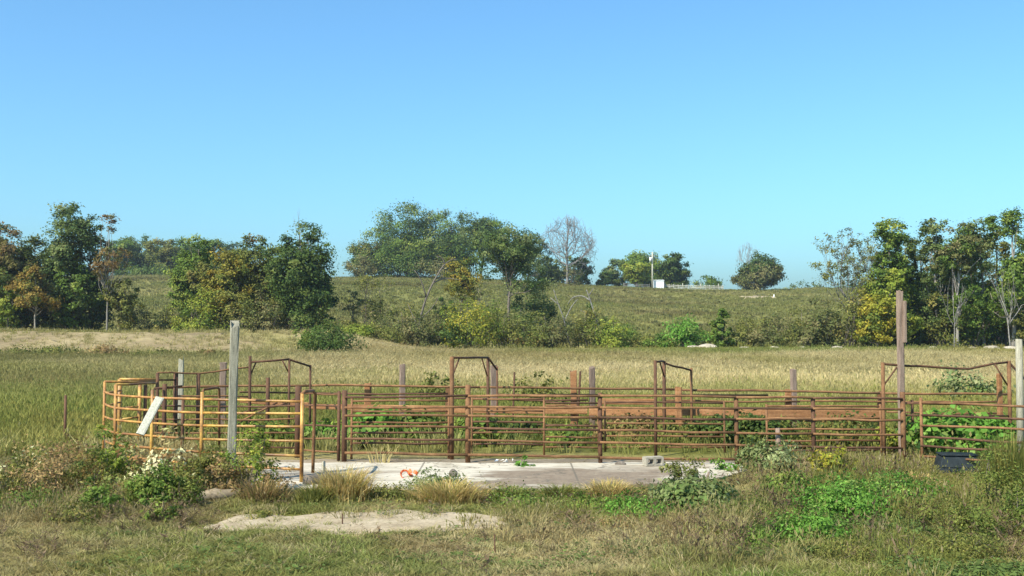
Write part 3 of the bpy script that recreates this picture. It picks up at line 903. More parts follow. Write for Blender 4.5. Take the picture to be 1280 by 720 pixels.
# ---- right-hand gate coming forward
panel('pipe_gate', 'six-rail rusty pipe gate coming forward beside the dark tub at the right', 'gate', 1151, 1300, 22.4, 20.6,
      (503.7, 518.7, 532, 546, 557, 570), (509, 524.5, 538, 554, 568, 582), 497, 503, rr=.025, pr=.032)
root = empty('corral_panel', G(1200, 24.2), 'dark rusty rails behind the right gate and its green weeds', 'panel')
for a_, b_ in ((504, 506), (519, 520), (534, 534), (548, 547)):
    wire(root, 'rail', [(1130, a_, 23.6), (1262, b_, 24.6)], .022, M['rustdark'])
post(root, 1140, 500, 23.8, .03, M['rustdark'])

# ---- timber posts, each on its own
def timber(label, px, row, d_, wpx, mat, px2=None, jag=.06, round_=False, depth=None, roll=.25, name='wooden_post', cat='post', group=None):
    o_ = G(px2 or px, d_); o_.z -= .2
    a_ = P(px, row, d_); wd = wpx / F * d_
    if round_:
        V_, F_ = tube_geo([([Vector((0, 0, 0)), (a_ - o_) * .5 + Vector((.008, .01, 0)), a_ - o_], [wd * .52, wd * .5, wd * .44])], 12)
        for v in V_[-12:]: v.z += rg.uniform(-jag, jag) * .5
    else:
        V_, F_ = beam_geo(Vector((0, 0, 0)), a_ - o_, wd, depth or wd * .8, jag, rg, roll, 6)
    o = link(name, mesh_py(name, V_, F_, M[mat], round_))
    o.location = o_
    return tag(o, label, cat, group)
timber('tall weathered grey square post standing in front of the yellow rails', 293.5, 407, 20.0, 10.5, 'greywood', 290, .12)
timber('short grey split post behind the round pen with a ragged top', 226.5, 447, 28.5, 6, 'greywood', jag=.1)
timber('brown timber post with a pale flat top left of the tall grey post', 279, 453, 27.8, 8, 'brownwood', jag=.01)
timber('grey fence post standing alone in the tall grass behind the first bay', 503, 455.5, 29.5, 7, 'brownwood', jag=.02)
timber('stout grey-brown post at the right foot of the middle overhead frame', 617, 457, 28.2, 7.5, 'brownwood', jag=.02)
timber('weathered timber post with a split pale top behind the middle of the fence', 740, 459, 28.6, 7, 'brownwood', jag=.05)
timber('rust-stained timber post with a grey rounded top behind the right half of the fence', 991.5, 461, 28.4, 7, 'brownwood', jag=.03)
timber('low tan post stub in front of the fence beside a leafy bush', 972, 535, 23.0, 6.5, 'brownwood', round_=True, jag=.01)
timber('reddish timber post just left of the right upright of the wide frame', 1249, 467, 25.0, 6, 'plank', jag=.03)
timber('whitish round post at the right edge of the picture', 1273.5, 424, 22.8, 9, 'greywood', round_=True, jag=.02)
timber('thin dark metal stake in the grass left of the round pen', 82, 494, 25.0, 3.6, 'rustdark', round_=True, jag=0, name='metal_stake', cat='stake')
timber('rusty stick leaning left of the split timber post', 714.5, 464, 28.2, 3.4, 'rustdark', 716, round_=True, jag=0, name='metal_stake', cat='stake')
timber('rusty stick leaning right close to the split timber post', 725.5, 464, 28.3, 3.0, 'rustdark', 719, round_=True, jag=0, name='metal_stake', cat='stake')
timber('thin rusty rod standing in the grass left of the two leaning sticks', 643, 465, 30, 2.6, 'rustdark', 640, round_=True, jag=0, name='metal_stake', cat='stake')
timber('small stake standing in the pale track in the foreground', 428, 642, 16.2, 1.8, 'rustdark', round_=True, jag=0, name='metal_stake', cat='stake')
timber('small dark stake in the mown grass at the bottom middle', 618, 668, 14.5, 1.9, 'rustdark', round_=True, jag=0, name='metal_stake', cat='stake')
timber('short dark stick leaning over the front edge of the concrete', 886, 590, 20.6, 3, 'brownwood', 879, round_=True, jag=0, name='leaning_stick', cat='stick')
root = empty('pole', G(1126, 23.55), 'tall weathered brown pole with a board nailed on its right side', 'pole')
g_ = G(1126, 23.55); g_.z -= .2
beam('shaft', root, g_, P(1124.5, 365, 23.55), 7 / F * 23.55, .1, M['brownwood'], .05, rg, .2, 7)
beam('side_board', root, P(1130.6, 428, 23.5), P(1130.3, 376, 23.5), 3.4 / F * 23.5, .1, M['brownwood'], .03, rg, .2, 3)
o = beam('leaning_board', None, Vector((0, 0, 0)), P(200, 497, 20.55) - P(175, 543, 20.1), 10.5 / F * 20.3, .045, M['palewood'], .02, rg, 0.1, 4)
o.location = P(175, 543, 20.1)
tag(o, 'pale silvery plank leaning at a slant against the yellow rails', 'board')

# ---- things lying about
def cinder():
    o_ = G(815.5, 22.55); o_.z = .055
    L, D, H = .41, .2, .19
    V, Fc = [], []
    def add(x0, x1, z0, z1):
        v, f = box_geo(x0, x1, -D / 2, D / 2, z0, z1); n0 = len(V)
        V.extend(v); Fc.extend([tuple(n0 + q for q in ff) for ff in f])
    root = empty('concrete_block', o_, 'pale two-hole concrete block lying at the foot of the pipe fence', 'block')
    root.rotation_euler = (0, 0, .32)
    import bmesh
    bm = bmesh.new()
    xs_ = [-L / 2, -L / 2 + .055, -.035, .035, L / 2 - .055, L / 2]; zs_ = [0, .05, H - .05, H]
    hole = lambda i, k: k == 1 and i in (1, 3)
    grid = {}
    for j, y in enumerate((-D / 2, D / 2)):
        for i, x in enumerate(xs_):
            for k, z in enumerate(zs_): grid[i, j, k] = bm.verts.new((x, y, z))
    for i in range(5):
        for k in range(3):
            if hole(i, k):
                for q in ((i, k, i + 1, k), (i + 1, k, i + 1, k + 1), (i + 1, k + 1, i, k + 1), (i, k + 1, i, k)):
                    bm.faces.new((grid[q[0], 0, q[1]], grid[q[2], 0, q[3]], grid[q[2], 1, q[3]], grid[q[0], 1, q[1]]))
                continue
            for j in (0, 1):
                bm.faces.new((grid[i, j, k], grid[i + 1, j, k], grid[i + 1, j, k + 1], grid[i, j, k + 1]))
    for k in range(3):
        for i in (0, 5): bm.faces.new((grid[i, 0, k], grid[i, 1, k], grid[i, 1, k + 1], grid[i, 0, k + 1]))
    for i in range(5):
        for k in (0, 3): bm.faces.new((grid[i, 0, k], grid[i + 1, 0, k], grid[i + 1, 1, k], grid[i, 1, k]))
    bmesh.ops.recalc_face_normals(bm, faces=bm.faces)
    bmesh.ops.bevel(bm, geom=list(bm.edges), offset=.009, segments=2, affect='EDGES')
    for v in bm.verts: v.co += Vector((rg.uniform(-1, 1), rg.uniform(-1, 1), rg.uniform(-1, 1))) * .0025
    me = bpy.data.meshes.new('shell'); bm.to_mesh(me); bm.free(); me.materials.append(M['block'])
    link('shell', me, root)
cinder()

def rough_blob(name, label, cat, loc, sx_, sy_, sz_, mat, seed, group=None, rot=0, sub=3, rough=.22):
    import bmesh
    rng = np.random.default_rng(seed)
    bm = bmesh.new(); bmesh.ops.create_icosphere(bm, subdivisions=sub, radius=1)
    off = rng.normal(size=(6, 3)); off /= np.linalg.norm(off, axis=1, keepdims=True); cutd = rng.uniform(.55, .85, 6)
    for v in bm.verts:
        c_ = np.array(v.co)
        for o_, q in zip(off, cutd):
            k = c_ @ o_
            if k > q: c_ = c_ - o_ * (k - q) * .85
        c_ = c_ * (1 + rng.normal() * .02)
        v.co = Vector((c_[0] * sx_, c_[1] * sy_, max(c_[2], -.4) * sz_))
    me = bpy.data.meshes.new(name); bm.to_mesh(me); bm.free(); me.materials.append(mat)
    o = link(name, me); o.location = loc; o.rotation_euler = (0, 0, rot)
    return tag(o, label, cat, group)
def at(px, d, dz=0):
    v = G(px, d); v.z += dz; return v

# dark tub
root = empty('stock_tub', at(1194, 21.9, .03), 'faded dark blue-grey plastic tub lying upside down on its wide rim by the right gate', 'tub')
def frustum(name, w0, d0, w1, d1, z0, z1, mat, bev=.03):
    import bmesh
    bm = bmesh.new()
    lo = [bm.verts.new((x * w0 / 2, y * d0 / 2, z0)) for x, y in ((-1, -1), (1, -1), (1, 1), (-1, 1))]
    hi = [bm.verts.new((x * w1 / 2, y * d1 / 2, z1)) for x, y in ((-1, -1), (1, -1), (1, 1), (-1, 1))]
    bm.faces.new(lo[::-1]); bm.faces.new(hi)
    for i in range(4): bm.faces.new((lo[i], lo[(i + 1) % 4], hi[(i + 1) % 4], hi[i]))
    bmesh.ops.bevel(bm, geom=list(bm.edges), offset=bev, segments=3, affect='EDGES')
    me = bpy.data.meshes.new(name); bm.to_mesh(me); bm.free(); me.materials.append(mat)
    return link(name, me, root)
frustum('body', .80, .5, .70, .42, .1, .36, M['darkplastic'])
frustum('rim', .92, .6, .86, .56, .0, .115, M['darkplastic'], .02)
frustum('base_lip', .735, .45, .72, .44, .355, .385, M['darkplastic'], .01)
root.rotation_euler = (0, 0, -.12)

# orange scrap
root = empty('orange_scrap', at(512, 20.9, .06), 'bright orange broken plastic bucket pieces lying on the concrete', 'scrap')
rng_ = np.random.default_rng(3)
for k, (ox, a0, a1, h_, ang, r_) in enumerate(((-.08, 0, 4.4, .11, 1.25, .075), (.055, .5, 4.2, .1, -1.0, .06), (.10, 2.6, 5.6, .07, .4, .05))):
    V_, F_ = [], []
    nn = 12
    for j in range(nn + 1):
        t = a0 + (a1 - a0) * j / nn
        for s, (rr_, zz) in enumerate(((r_, 0), (r_ * 1.15, h_ * rng_.uniform(.75, 1.1)), (r_ * 1.15 - .012, h_ * .8), (r_ - .012, 0))):
            V_.append((math.cos(t) * rr_, math.sin(t) * rr_, zz))
    for j in range(nn):
        for s in range(4):
            F_.append((j * 4 + s, j * 4 + (s + 1) % 4, (j + 1) * 4 + (s + 1) % 4, (j + 1) * 4 + s))
    F_ += [(0, 1, 2, 3), tuple(nn * 4 + s for s in (3, 2, 1, 0))]
    o = link('shard', mesh_py('shard', V_, F_, M['orange']), root)
    o.location = (ox, .02 * k, .045); o.rotation_euler = (ang, .3 * k, .7 * k)

def log(label, x0, x1, d0, d1, r, mat, seed, row=None, cat='log'):
    rng = np.random.default_rng(seed)
    a_ = at(x0, d0, r * .75); b_ = at(x1, d1, r * .7)
    o_ = (a_ + b_) / 2
    n_ = 9; pts, rr = [], []
    for i in range(n_):
        t = i / (n_ - 1)
        q = a_.lerp(b_, t) - o_ + Vector((0, rng.normal(), rng.normal())) * r * .12
        pts.append(q); rr.append(r * (1 - .12 * t) * rng.uniform(.92, 1.08))
    V_, F_ = tube_geo([(pts, rr)], 11)
    o = link('log', mesh_py('log', V_, F_, M[mat], True)); o.location = o_
    return tag(o, label, cat)
log('barkless tan log lying in the weeds at the left end of the lower track', 238, 302, 18.3, 18.75, .115, 'dirt', 5)
log('short grey-brown log chunk lying near the foot of the rusty hoop', 383, 424, 20.0, 20.55, .12, 'bark', 6)
log('thin pale stick lying in the left foreground grass', 57, 84, 19.0, 18.7, .05, 'deadbark', 7, cat='stick')
log('thin bare branch lying on the concrete left of the orange scrap', 462, 484, 20.9, 21.4, .018, 'bark', 8, cat='stick')
timber('little broken grey post stub by the rusty hoop on the concrete', 404.5, 577, 21.6, 5, 'greywood', round_=True, name='post_stub')
rough_blob('stone', 'brown stone sitting on the concrete right of the orange scrap', 'stone', at(567, 20.95, .1), .09, .08, .11, M['bark'], 11)
rough_blob('stone', 'small dark clod under the fence left of the concrete block', 'stone', at(775, 22.75, .06), .13, .08, .07, M['bark'], 12)
rough_blob('stone', 'pale flat stone lying beside the log chunk on the slab', 'stone', at(396, 20.3, .07), .14, .1, .05, M['stone'], 13)
root = empty('litter', at(633, 23.25, .03), 'crumpled pale blue-white litter lying in the dirt under the fence', 'litter')
for k in range(5):
    V_ = [(rg.uniform(-.09, .09), rg.uniform(-.06, .06), rg.uniform(0, .09)) for _ in range(4)]
    o = link('scrap', mesh_py('scrap', V_, [(0, 1, 2), (0, 2, 3), (1, 2, 3)], M['white']), root); o.location = (k * .09 - .2, rg.uniform(-.05, .05), 0)
for k, (px, d_, s_) in enumerate(((868, 106, 1.1), (884, 105.5, 1.9), (862, 105, .8), (930, 104.5, .8), (968, 104.6, 1.0), (1003, 104.5, .9), (1047, 104.5, 1.2), (1165, 103.5, 1.1), (1238, 104, 1.5), (1262, 103.5, 1.2), (1215, 104, .8))):
    lab = ('pale low rubble stone left of the biggest mound at the field edge', 'biggest pale sandy rubble mound at the far field edge', 'smallest of the three pale stones at the left of the field edge',
           'pale field-edge stone right of the little dark cedar', 'pale field-edge stone under the grey shrubs', 'pale field-edge stone below the olive thicket', 'pale low stone left of the tall yellow-green tree',
           'pale stone under the trees right of the tall brown pole', 'large pale stone under the tall right trees', 'pale stone nearest the right edge at the field edge', 'small pale stone left of the large one under the right trees')[k]
    rough_blob('field_stone', lab, 'stone', at(px, d_, .05), s_ * .62, s_ * .4, s_ * .22, M['stone'], 30 + k, 'pale stones along the far edge of the field', rg.uniform(0, 3))

# ================================================================== TREES
# left group, behind the bank
LG = 'trees behind the dirt bank at the left'
tree('oak_tree', 'brown-green tree at the left edge with reddish top leaves', 6, 117, 279, 82, 'mixed', 'round', .25, 80, 75, .26, group=LG, pal2='red')
tree('oak_tree', 'tallest dark blue-green tree of the left group with a pointed top', 84, 118, 251, 78, 'blue', 'tuft', .2, 95, 75, .27, group=LG, bark='bark', tr=.2)
tree('oak_tree', 'dark tree with rusty leaves on its right side behind the left bank', 113, 119, 266, 60, 'dark', 'column', .12, 80, 75, .27, group=LG, pal2='mixed')
tree('oak_tree', 'olive-brown tree between the left edge and the tallest dark tree', 44, 121, 292, 66, 'mixed', 'round', .15, 70, 75, .27, group=LG)
tree('maple_tree', 'small orange and yellow leaved tree with a thin pale trunk', 44, 114, 334, 60, 'orange', 'spread', .42, 46, 55, .24, group=LG, bark='palebark', tr=.11)
tree('thin_tree', 'half-bare reddish tree with a thin leaning pale trunk', 134, 115, 266, 46, 'red', 'tuft', .42, 40, 30, .2, group=LG, bark='palebark', tr=.11, dx=5, nlimb=34)
tree('sapling', 'slender leafy sapling beside the thin leaning trunk', 157, 116, 348, 44, 'olive', 'round', .2, 36, 50, .24, group=LG)
tree('sapling', 'yellow-green young tree at the far left edge low down', 10, 114, 342, 44, 'yg', 'round', .2, 36, 55, .24, group=LG, bark='palebark', tr=.09)
for px, top, wd, pal, lab in ((24, 378, 52, 'dark', 'dark low thicket under the orange tree'), (70, 372, 50, 'olive', 'olive undergrowth at the foot of the tallest left tree'), (104, 366, 44, 'dark', 'dark undergrowth below the rusty dark tree'),
                              (160, 375, 60, 'greybrown', 'grey-brown thicket right of the leaning pale trunk'), (200, 384, 58, 'olive', 'low olive scrub between the two left tree groups'), (232, 372, 50, 'yg', 'yellow-green scrub at the left foot of the second tree group')):
    bush('bush', lab, px, 117 + (px % 3), top, wd, pal, .24, 30, 60, group='undergrowth along the left bank')
# second group
SG = 'trees of the second group left of the hill oaks'
tree('oak_tree', 'green tree at the left of the second tree group', 250, 126, 294, 66, 'green', 'round', .2, 75, 75, .27, group=SG)
tree('maple_tree', 'yellow-leaved tree in the middle of the second tree group', 283, 119, 312, 62, 'gold', 'round', .18, 75, 70, .25, group=SG)
tree('oak_tree', 'olive tree with reddish top in the second tree group', 322, 122, 292, 70, 'olive', 'round', .15, 85, 75, .27, group=SG, pal2='mixed')
tree('oak_tree', 'big dark green rounded tree at the right end of the second tree group', 376, 119, 280, 84, 'dark', 'round', .16, 120, 85, .27, group=SG, tr=.26)
tree('oak_tree', 'tall open-topped tree poking out above the big dark green one', 392, 123, 275, 56, 'green', 'tuft', .3, 44, 45, .24, group=SG, dx=-6)
tree('oak_tree', 'lower dark bulge of leaves right of the big dark green tree', 404, 121, 322, 32, 'dark', 'round', .2, 40, 60, .25, group=SG)
bare_tree('dead_tree', 'bare grey twiggy top rising above the big dark green tree', 378, 122, 264, 50, .14, levels=4, group=SG)
for px, top, wd, pal, lab in ((258, 362, 62, 'yg', 'yellow-green shrub at the foot of the green tree in the second group'), (296, 366, 56, 'olive', 'olive shrub below the yellow-leaved tree'), (338, 366, 54, 'greybrown', 'grey-brown shrub below the olive tree'), (372, 372, 50, 'dark', 'dark shrub under the big dark green tree')):
    bush('bush', lab, px, 116.5, top, wd, pal, .24, 34, 60, group='shrubs under the second tree group')
for px, d_, top, wd, pal, lab in ((262, 121, 326, 50, 'olive', 'lower olive tree in front of the green one in the second group'), (306, 121, 318, 46, 'yg', 'yellow-green tree between the yellow and olive trees'), (344, 121, 306, 54, 'olive', 'olive tree crowding the left side of the big dark green tree'),
                              (234, 124, 322, 40, 'green', 'outermost left green tree of the second group')):
    tree('oak_tree', lab, px, d_, top, wd, pal, 'round', .06, 60, 70, .26, group=SG)
for px, d_, top, wd, pal, lab in ((28, 119, 286, 58, 'mixed', 'brown-green tree second from the left edge of the picture'), (-14, 119, 284, 60, 'olive', 'olive tree cut by the left picture edge'), (22, 121, 304, 56, 'olive', 'olive tree close to the left edge behind the orange one'), (66, 121, 312, 50, 'olive', 'lower olive tree leaning on the tallest dark tree'), (92, 117, 330, 50, 'green', 'lower green tree in front of the rusty dark tree')):
    tree('oak_tree', lab, px, d_, top, wd, pal, 'round', .1, 56, 70, .26, group=LG)
# far treeline on the left skyline
k = 0
for px, top, wd, pal, ds in ((150, 300, 38, 'green', 'short green'), (168, 296, 40, 'blue', 'rounded grey-green'), (188, 294, 40, 'green', 'brighter green'), (206, 300, 38, 'olive', 'blunt olive'), (226, 297, 40, 'green', 'wide green'), (246, 302, 34, 'olive', 'olive'), (268, 299, 34, 'green', 'tall green'), (300, 303, 40, 'dark', 'lowest dark')):
    near = ('nearest the half-bare reddish tree', 'second along from the reddish tree', 'in the middle of the open gap', 'right of the gap middle', 'close to the second tree group', 'peeping over the green tree', 'above the yellow-leaved tree', 'behind the olive tree')[k]
    tree('skyline_tree', f'{ds} tree of the far skyline wood {near}', px, 322 + (k % 3) * 9, top, wd * 1.2, pal, 'round', .0, 60, 70, .55, group='far wood on the left skyline'); k += 1
for k, (px, wd, lab) in enumerate(((172, 60, 'low dark brush at the foot of the far wood, left part'), (212, 60, 'low dark brush at the foot of the far wood, right part'))):
    bush('bush', lab, px, 312, 332, wd, 'dark', .6, 30, 50, group='brush under the far wood')
# hilltop group
HG = 'oaks on the hilltop left of the bare tree'
tree('oak_tree', 'dense rounded dark tree at the left end of the hilltop group', 464, 300, 300, 64, 'dark', 'round', .03, 84, 80, .45, group=HG, pal2='olive')
tree('oak_tree', 'tallest broad oak of the hilltop group', 510, 296, 255, 104, 'green', 'round', .06, 150, 110, .45, group=HG, tr=.45, clr=.9, pal2='dark', up2=.3)
tree('oak_tree', 'open grey-green oak right of the tallest hilltop oak', 566, 292, 262, 86, 'green', 'round', .06, 120, 90, .45, group=HG, tr=.4, clr=.85, pal2='blue', up2=.5)
tree('oak_tree', 'gappy oak behind the yellow bush tree on the hilltop', 602, 298, 270, 72, 'green', 'round', .05, 100, 80, .45, group=HG, tr=.36, clr=.8, pal2='dark', up2=.2)
tree('oak_tree', 'thin open oak on the skyline left of the bare tree', 660, 290, 286, 56, 'blue', 'round', .15, 54, 50, .42, group=HG, tr=.3, clr=.8)
tree('oak_tree', 'small grey-green oak leaning into the sky next to the bare tree', 684, 300, 322, 34, 'blue', 'tuft', .15, 26, 45, .5, group=HG)
bush('bush', 'brown thicket at the foot of the dense rounded hilltop tree', 455, 288, 322, 40, 'greybrown', .5, 30, 50, group='hilltop brush')
bush('bush', 'dark brush under the tallest hilltop oak', 505, 290, 318, 74, 'dark', .55, 40, 60, group='hilltop brush')
bush('bush', 'grey brush below the open grey-green hilltop oak', 548, 286, 324, 60, 'greybrown', .5, 34, 50, group='hilltop brush')
tree('oak_tree', 'large open-crowned oak with a dark trunk standing on the slope', 636, 152, 279, 98, 'dark', 'round', .28, 120, 70, .27, tr=.26, clr=.75, nlimb=28, pal2='blue', up2=.2, group='trees on the hill slope')
tree('oak_tree', 'low side limb growth right of the slope oak', 668, 155, 352, 60, 'dark', 'spread', .1, 30, 40, .3, group='trees on the hill slope')
tree('maple_tree', 'yellowing rounded tree on the slope left of the large oak', 578, 165, 321, 46, 'gold', 'round', .28, 60, 60, .28, group='trees on the hill slope', tr=.2)
bare_tree('dead_tree', 'large bare grey tree with a spreading leafless crown on the hilltop', 709, 286, 270, 76, .42, levels=6, split=3, group='trees on the hill slope', seed=21, minr=.03, fan=True)
tree('cedar_tree', 'dark cedar behind the foot of the bare hilltop tree', 722, 297, 321, 38, 'dark', 'round', .03, 46, 60, .5, group='small trees behind the bare tree')
tree('cedar_tree', 'low dark cedar left of the bare hilltop tree', 692, 299, 331, 34, 'dark', 'round', .03, 40, 50, .5, group='small trees behind the bare tree')
bush('bush', 'brownish dead-leaved growth against the bare tree trunk', 712, 285, 316, 34, 'greybrown', .4, 22, 34, group='hilltop brush')
RG = 'hilltop trees beside the white shed'
tree('oak_tree', 'dark narrow tree at the left of the shed trees', 770, 305, 324, 32, 'blue', 'tuft', .1, 44, 55, .5, group=RG)
tree('oak_tree', 'low dark round tree left of the yellow-green one by the shed', 760, 300, 340, 28, 'dark', 'round', .05, 34, 55, .5, group=RG)
tree('maple_tree', 'yellow-green round tree left of the white shed', 796, 288, 326, 36, 'yg', 'round', .12, 56, 65, .5, group=RG, tr=.3)
tree('oak_tree', 'tall dark green tree behind the pole and shed', 808, 302, 316, 52, 'green', 'round', .08, 80, 70, .52, group=RG)
tree('oak_tree', 'broad dark dome-shaped tree right of the white shed', 841, 302, 317, 42, 'dark', 'round', .04, 74, 75, .52, group=RG)
bush('bush', 'small flat-topped green tree between the shed trees and the grey-brown tree', 885, 310, 345, 36, 'green', .5, 34, 55, group='hilltop brush', cat='tree')
tree('oak_tree', 'lone rounded grey-brown tree on the right of the hilltop', 948, 283, 316, 58, 'greybrown', 'round', .04, 100, 80, .5, tr=.35, group='trees on the hill slope', pal2='dark', up2=.45)
bare_tree('dead_tree', 'bare twiggy snag sticking up beside the lone grey-brown tree', 935, 286, 303, 40, .13, minr=.015, fan=(6, (3, 3, 2)))
for k, (px, top, wd) in enumerate(((990, 356, 40), (1024, 353, 50), (1062, 352, 50), (1098, 350, 50))):
    bush('skyline_bush', ('first low dark tree on the far right skyline beside the grey-brown tree', 'second low dark skyline tree before the sparse tree', 'low dark skyline tree behind the sparse tree', 'low dark skyline tree behind the yellow-green tree')[k], px, 360, top, wd, 'blue', .7, 26, 40, group='low far trees on the right skyline', cat='tree')

# right group
TG = 'tall trees at the right'
bare_tree('sparse_tree', 'sparse airy tree with few leaves at the left of the right group', 1066, 117, 288, 84, .14, levels=5, leaf='olive', nleaf=330, ls=.2, group=TG, seed=12)
tree('oak_tree', 'tall yellow-green tree beside the tall brown pole', 1113, 113, 268, 66, 'yg', 'column', .06, 120, 80, .26, group=TG, pal2='green', up2=.55)
tree('oak_tree', 'bright yellowish lower bush-tree left of the tall brown pole', 1096, 110, 368, 54, 'yellow', 'round', .05, 60, 75, .24, group=TG)
tree('oak_tree', 'dark tree right behind the tall brown pole', 1132, 119, 288, 48, 'dark', 'column', .1, 80, 75, .27, group=TG)
tree('pine_tree', 'tall open pine with pale trunk right of the brown pole', 1170, 115, 268, 54, 'blue', 'tuft', .2, 66, 52, .25, group=TG, bark='palebark', tr=.17)
tree('pine_tree', 'pale-trunked tree with layered pads in the middle of the right group', 1196, 112, 274, 56, 'green', 'tuft', .2, 66, 50, .25, group=TG, bark='palebark', tr=.17, pal2='greybrown')
tree('pine_tree', 'tall grey-green tree with rounded top near the right edge', 1229, 115, 264, 62, 'blue', 'tuft', .2, 76, 56, .26, group=TG, bark='palebark', tr=.18)
tree('oak_tree', 'tallest tree at the right edge with a pale forked trunk', 1266, 112, 258, 70, 'green', 'tuft', .2, 80, 55, .26, group=TG, bark='palebark', tr=.26)
bare_tree('dead_tree', 'bleached bare limb reaching left in front of the right edge trees', 1262, 109, 330, 56, .085, 'deadbark', 3, group=TG, seed=31, split=2)
bare_tree('dead_tree', 'bleached thin dead trunk standing in the middle of the right group', 1192, 109, 330, 30, .07, 'deadbark', 3, group=TG, seed=33, split=2)
for px, top, wd, pal, lab in ((1152, 296, 46, 'olive', 'olive tree filling the gap right of the brown pole'), (1183, 292, 46, 'greybrown', 'grey-brown tree behind the tall open pine'), (1214, 288, 50, 'green', 'green tree between the pale trunks at the right'), (1248, 284, 52, 'olive', 'olive tree behind the right edge trees'), (1278, 290, 44, 'green', 'green tree cut by the right picture edge')):
    tree('oak_tree', lab, px, 121, top, wd, pal, 'round', .05, 60, 66, .26, group=TG)
for px, top, wd, pal, d_, lab in ((1150, 352, 52, 'dark', 117, 'dark green thicket just right of the brown pole'), (1178, 366, 60, 'olive', 114, 'olive thicket at the foot of the tall open pine'), (1216, 362, 60, 'green', 114, 'green thicket under the grey-green right trees'),
                                  (1252, 352, 60, 'dark', 116, 'dark thicket under the tallest right-edge tree'), (1276, 370, 40, 'olive', 112, 'olive thicket at the right edge of the picture'), (1205, 312, 64, 'green', 121, 'green leafy mass behind the pale trunks'), (1250, 310, 64, 'green', 121, 'green leafy mass behind the right edge trunks'), (1160, 318, 50, 'green', 121, 'green leafy mass behind the tall open pine'),
                                  (1062, 362, 66, 'olive', 113, 'olive thicket under the sparse airy tree'), (1030, 372, 50, 'greybrown', 112, 'grey thicket left of the olive one by the sparse tree'), (1085, 348, 50, 'green', 117, 'green thicket behind the yellowish bush-tree')):
    bush('bush', lab, px, d_, top, wd, pal, .25, 44, 64, group='thickets under the right trees')

# scrub along the creek
CG = 'scrub along the creek below the hill'
for px, d_, top, wd, pal, ls, ncl, lab in (
    (411, 85, 403, 76, 'dark', .17, 80, 'big dark round bush in front of the left bank'),
    (384, 88, 410, 30, 'green', .2, 24, 'small green bush hugging the left of the big dark round bush'),
    (446, 106, 412, 34, 'yg', .2, 24, 'yellow-green bush right of the big dark round bush'),
    (478, 108, 415, 40, 'olive', .2, 24, 'low olive bush beyond the dark round bush'),
    (500, 113, 402, 40, 'greybrown', .22, 26, 'grey-brown bush left of the dead leaning tree'),
    (528, 112, 398, 44, 'greybrown', .22, 28, 'grey tangle at the base of the dead leaning tree'),
    (556, 112, 408, 44, 'dark', .22, 28, 'dark bush just right of the dead leaning tree'),
    (592, 113, 376, 66, 'yellow', .22, 50, 'tall yellow-olive bush below the yellowing slope tree'),
    (566, 115, 392, 46, 'yg', .22, 30, 'yellow-green bush left of the tall yellow-olive one'),
    (632, 114, 394, 54, 'olive', .22, 36, 'olive bush at the trunk of the slope oak'),
    (664, 113, 404, 48, 'mixed', .22, 28, 'brown-green bush right of the slope oak trunk'),
    (700, 113, 400, 50, 'greybrown', .22, 30, 'grey-brown bush among the dead stems'),
    (734, 114, 392, 50, 'olive', .22, 32, 'olive bush right of the dead stems'),
    (762, 112, 403, 42, 'yg', .22, 28, 'small yellow-green bush below the white shed'),
    (800, 114, 418, 50, 'olive', .22, 24, 'low olive brush left of the bright green bush'),
    (856, 110, 398, 58, 'bright', .24, 44, 'bright green broadleaf bush below the shed fence'),
    (884, 113, 412, 40, 'green', .22, 24, 'green brush between the bright bush and the small cedar'),
    (928, 113, 400, 44, 'olive', .22, 28, 'olive bush right of the small cedar'),
    (958, 112, 405, 46, 'greybrown', .22, 30, 'grey shrub under the lone hilltop tree'),
    (990, 113, 400, 50, 'olive', .22, 32, 'olive shrub left of the right thickets'),
    (1010, 111, 408, 44, 'greybrown', .22, 28, 'grey-olive shrub at the start of the right thickets'),
    (824, 112, 420, 40, 'green', .22, 20, 'low green brush touching the bright green bush'),
    (428, 110, 408, 40, 'olive', .22, 26, 'olive brush behind the big dark round bush'),
    (466, 118, 396, 44, 'greybrown', .22, 26, 'grey brush below the thin pale-green sapling'),
    (508, 120, 384, 48, 'olive', .22, 30, 'olive brush left of the dead leaning tree, higher up'),
    (546, 119, 380, 44, 'greybrown', .22, 28, 'grey twiggy brush right of the dead leaning tree'),
    (612, 120, 380, 44, 'yg', .22, 28, 'yellow-green brush between the tall olive bush and the slope oak'),
    (650, 121, 388, 44, 'dark', .22, 28, 'dark brush hiding the slope oak foot'),
    (682, 119, 394, 44, 'olive', .22, 26, 'olive brush left of the thin dead stem'),
    (718, 120, 388, 44, 'greybrown', .22, 26, 'grey brush between the two dead stems'),
    (752, 119, 384, 36, 'dark', .22, 26, 'dark vine-covered brush by the broken dead stem'),
    (780, 117, 412, 44, 'green', .22, 22, 'low green brush below the utility pole'),
    (940, 117, 396, 50, 'olive', .22, 28, 'olive brush behind the right part of the creek scrub'),
    (975, 118, 392, 50, 'greybrown', .22, 28, 'grey brush behind the olive shrub near the right thickets'),
    (1004, 117, 384, 50, 'olive', .22, 30, 'tall olive brush leading up to the right thickets')):
    mid = 418 < px < 792
    bush('bush', lab, px, d_, top - (5 if mid else 0), wd * (1.15 if mid else 1), pal, ls, int(ncl * (1.3 if mid else 1)), 62, group=CG)
tree('cedar_tree', 'small dark green upright cedar at the foot of the hill', 903, 111, 386, 26, 'green', 'column', .05, 40, 60, .22, tr=.08)
tree('sapling', 'thin pale-green sapling right of the second tree group', 456, 128, 344, 56, 'olive', 'tuft', .3, 30, 26, .2, tr=.07, group='saplings on the lower slope', nlimb=26)
tree('sapling', 'thin bare-stemmed sapling left of the dead leaning tree', 476, 130, 352, 36, 'olive', 'tuft', .4, 16, 22, .2, tr=.05, group='saplings on the lower slope')
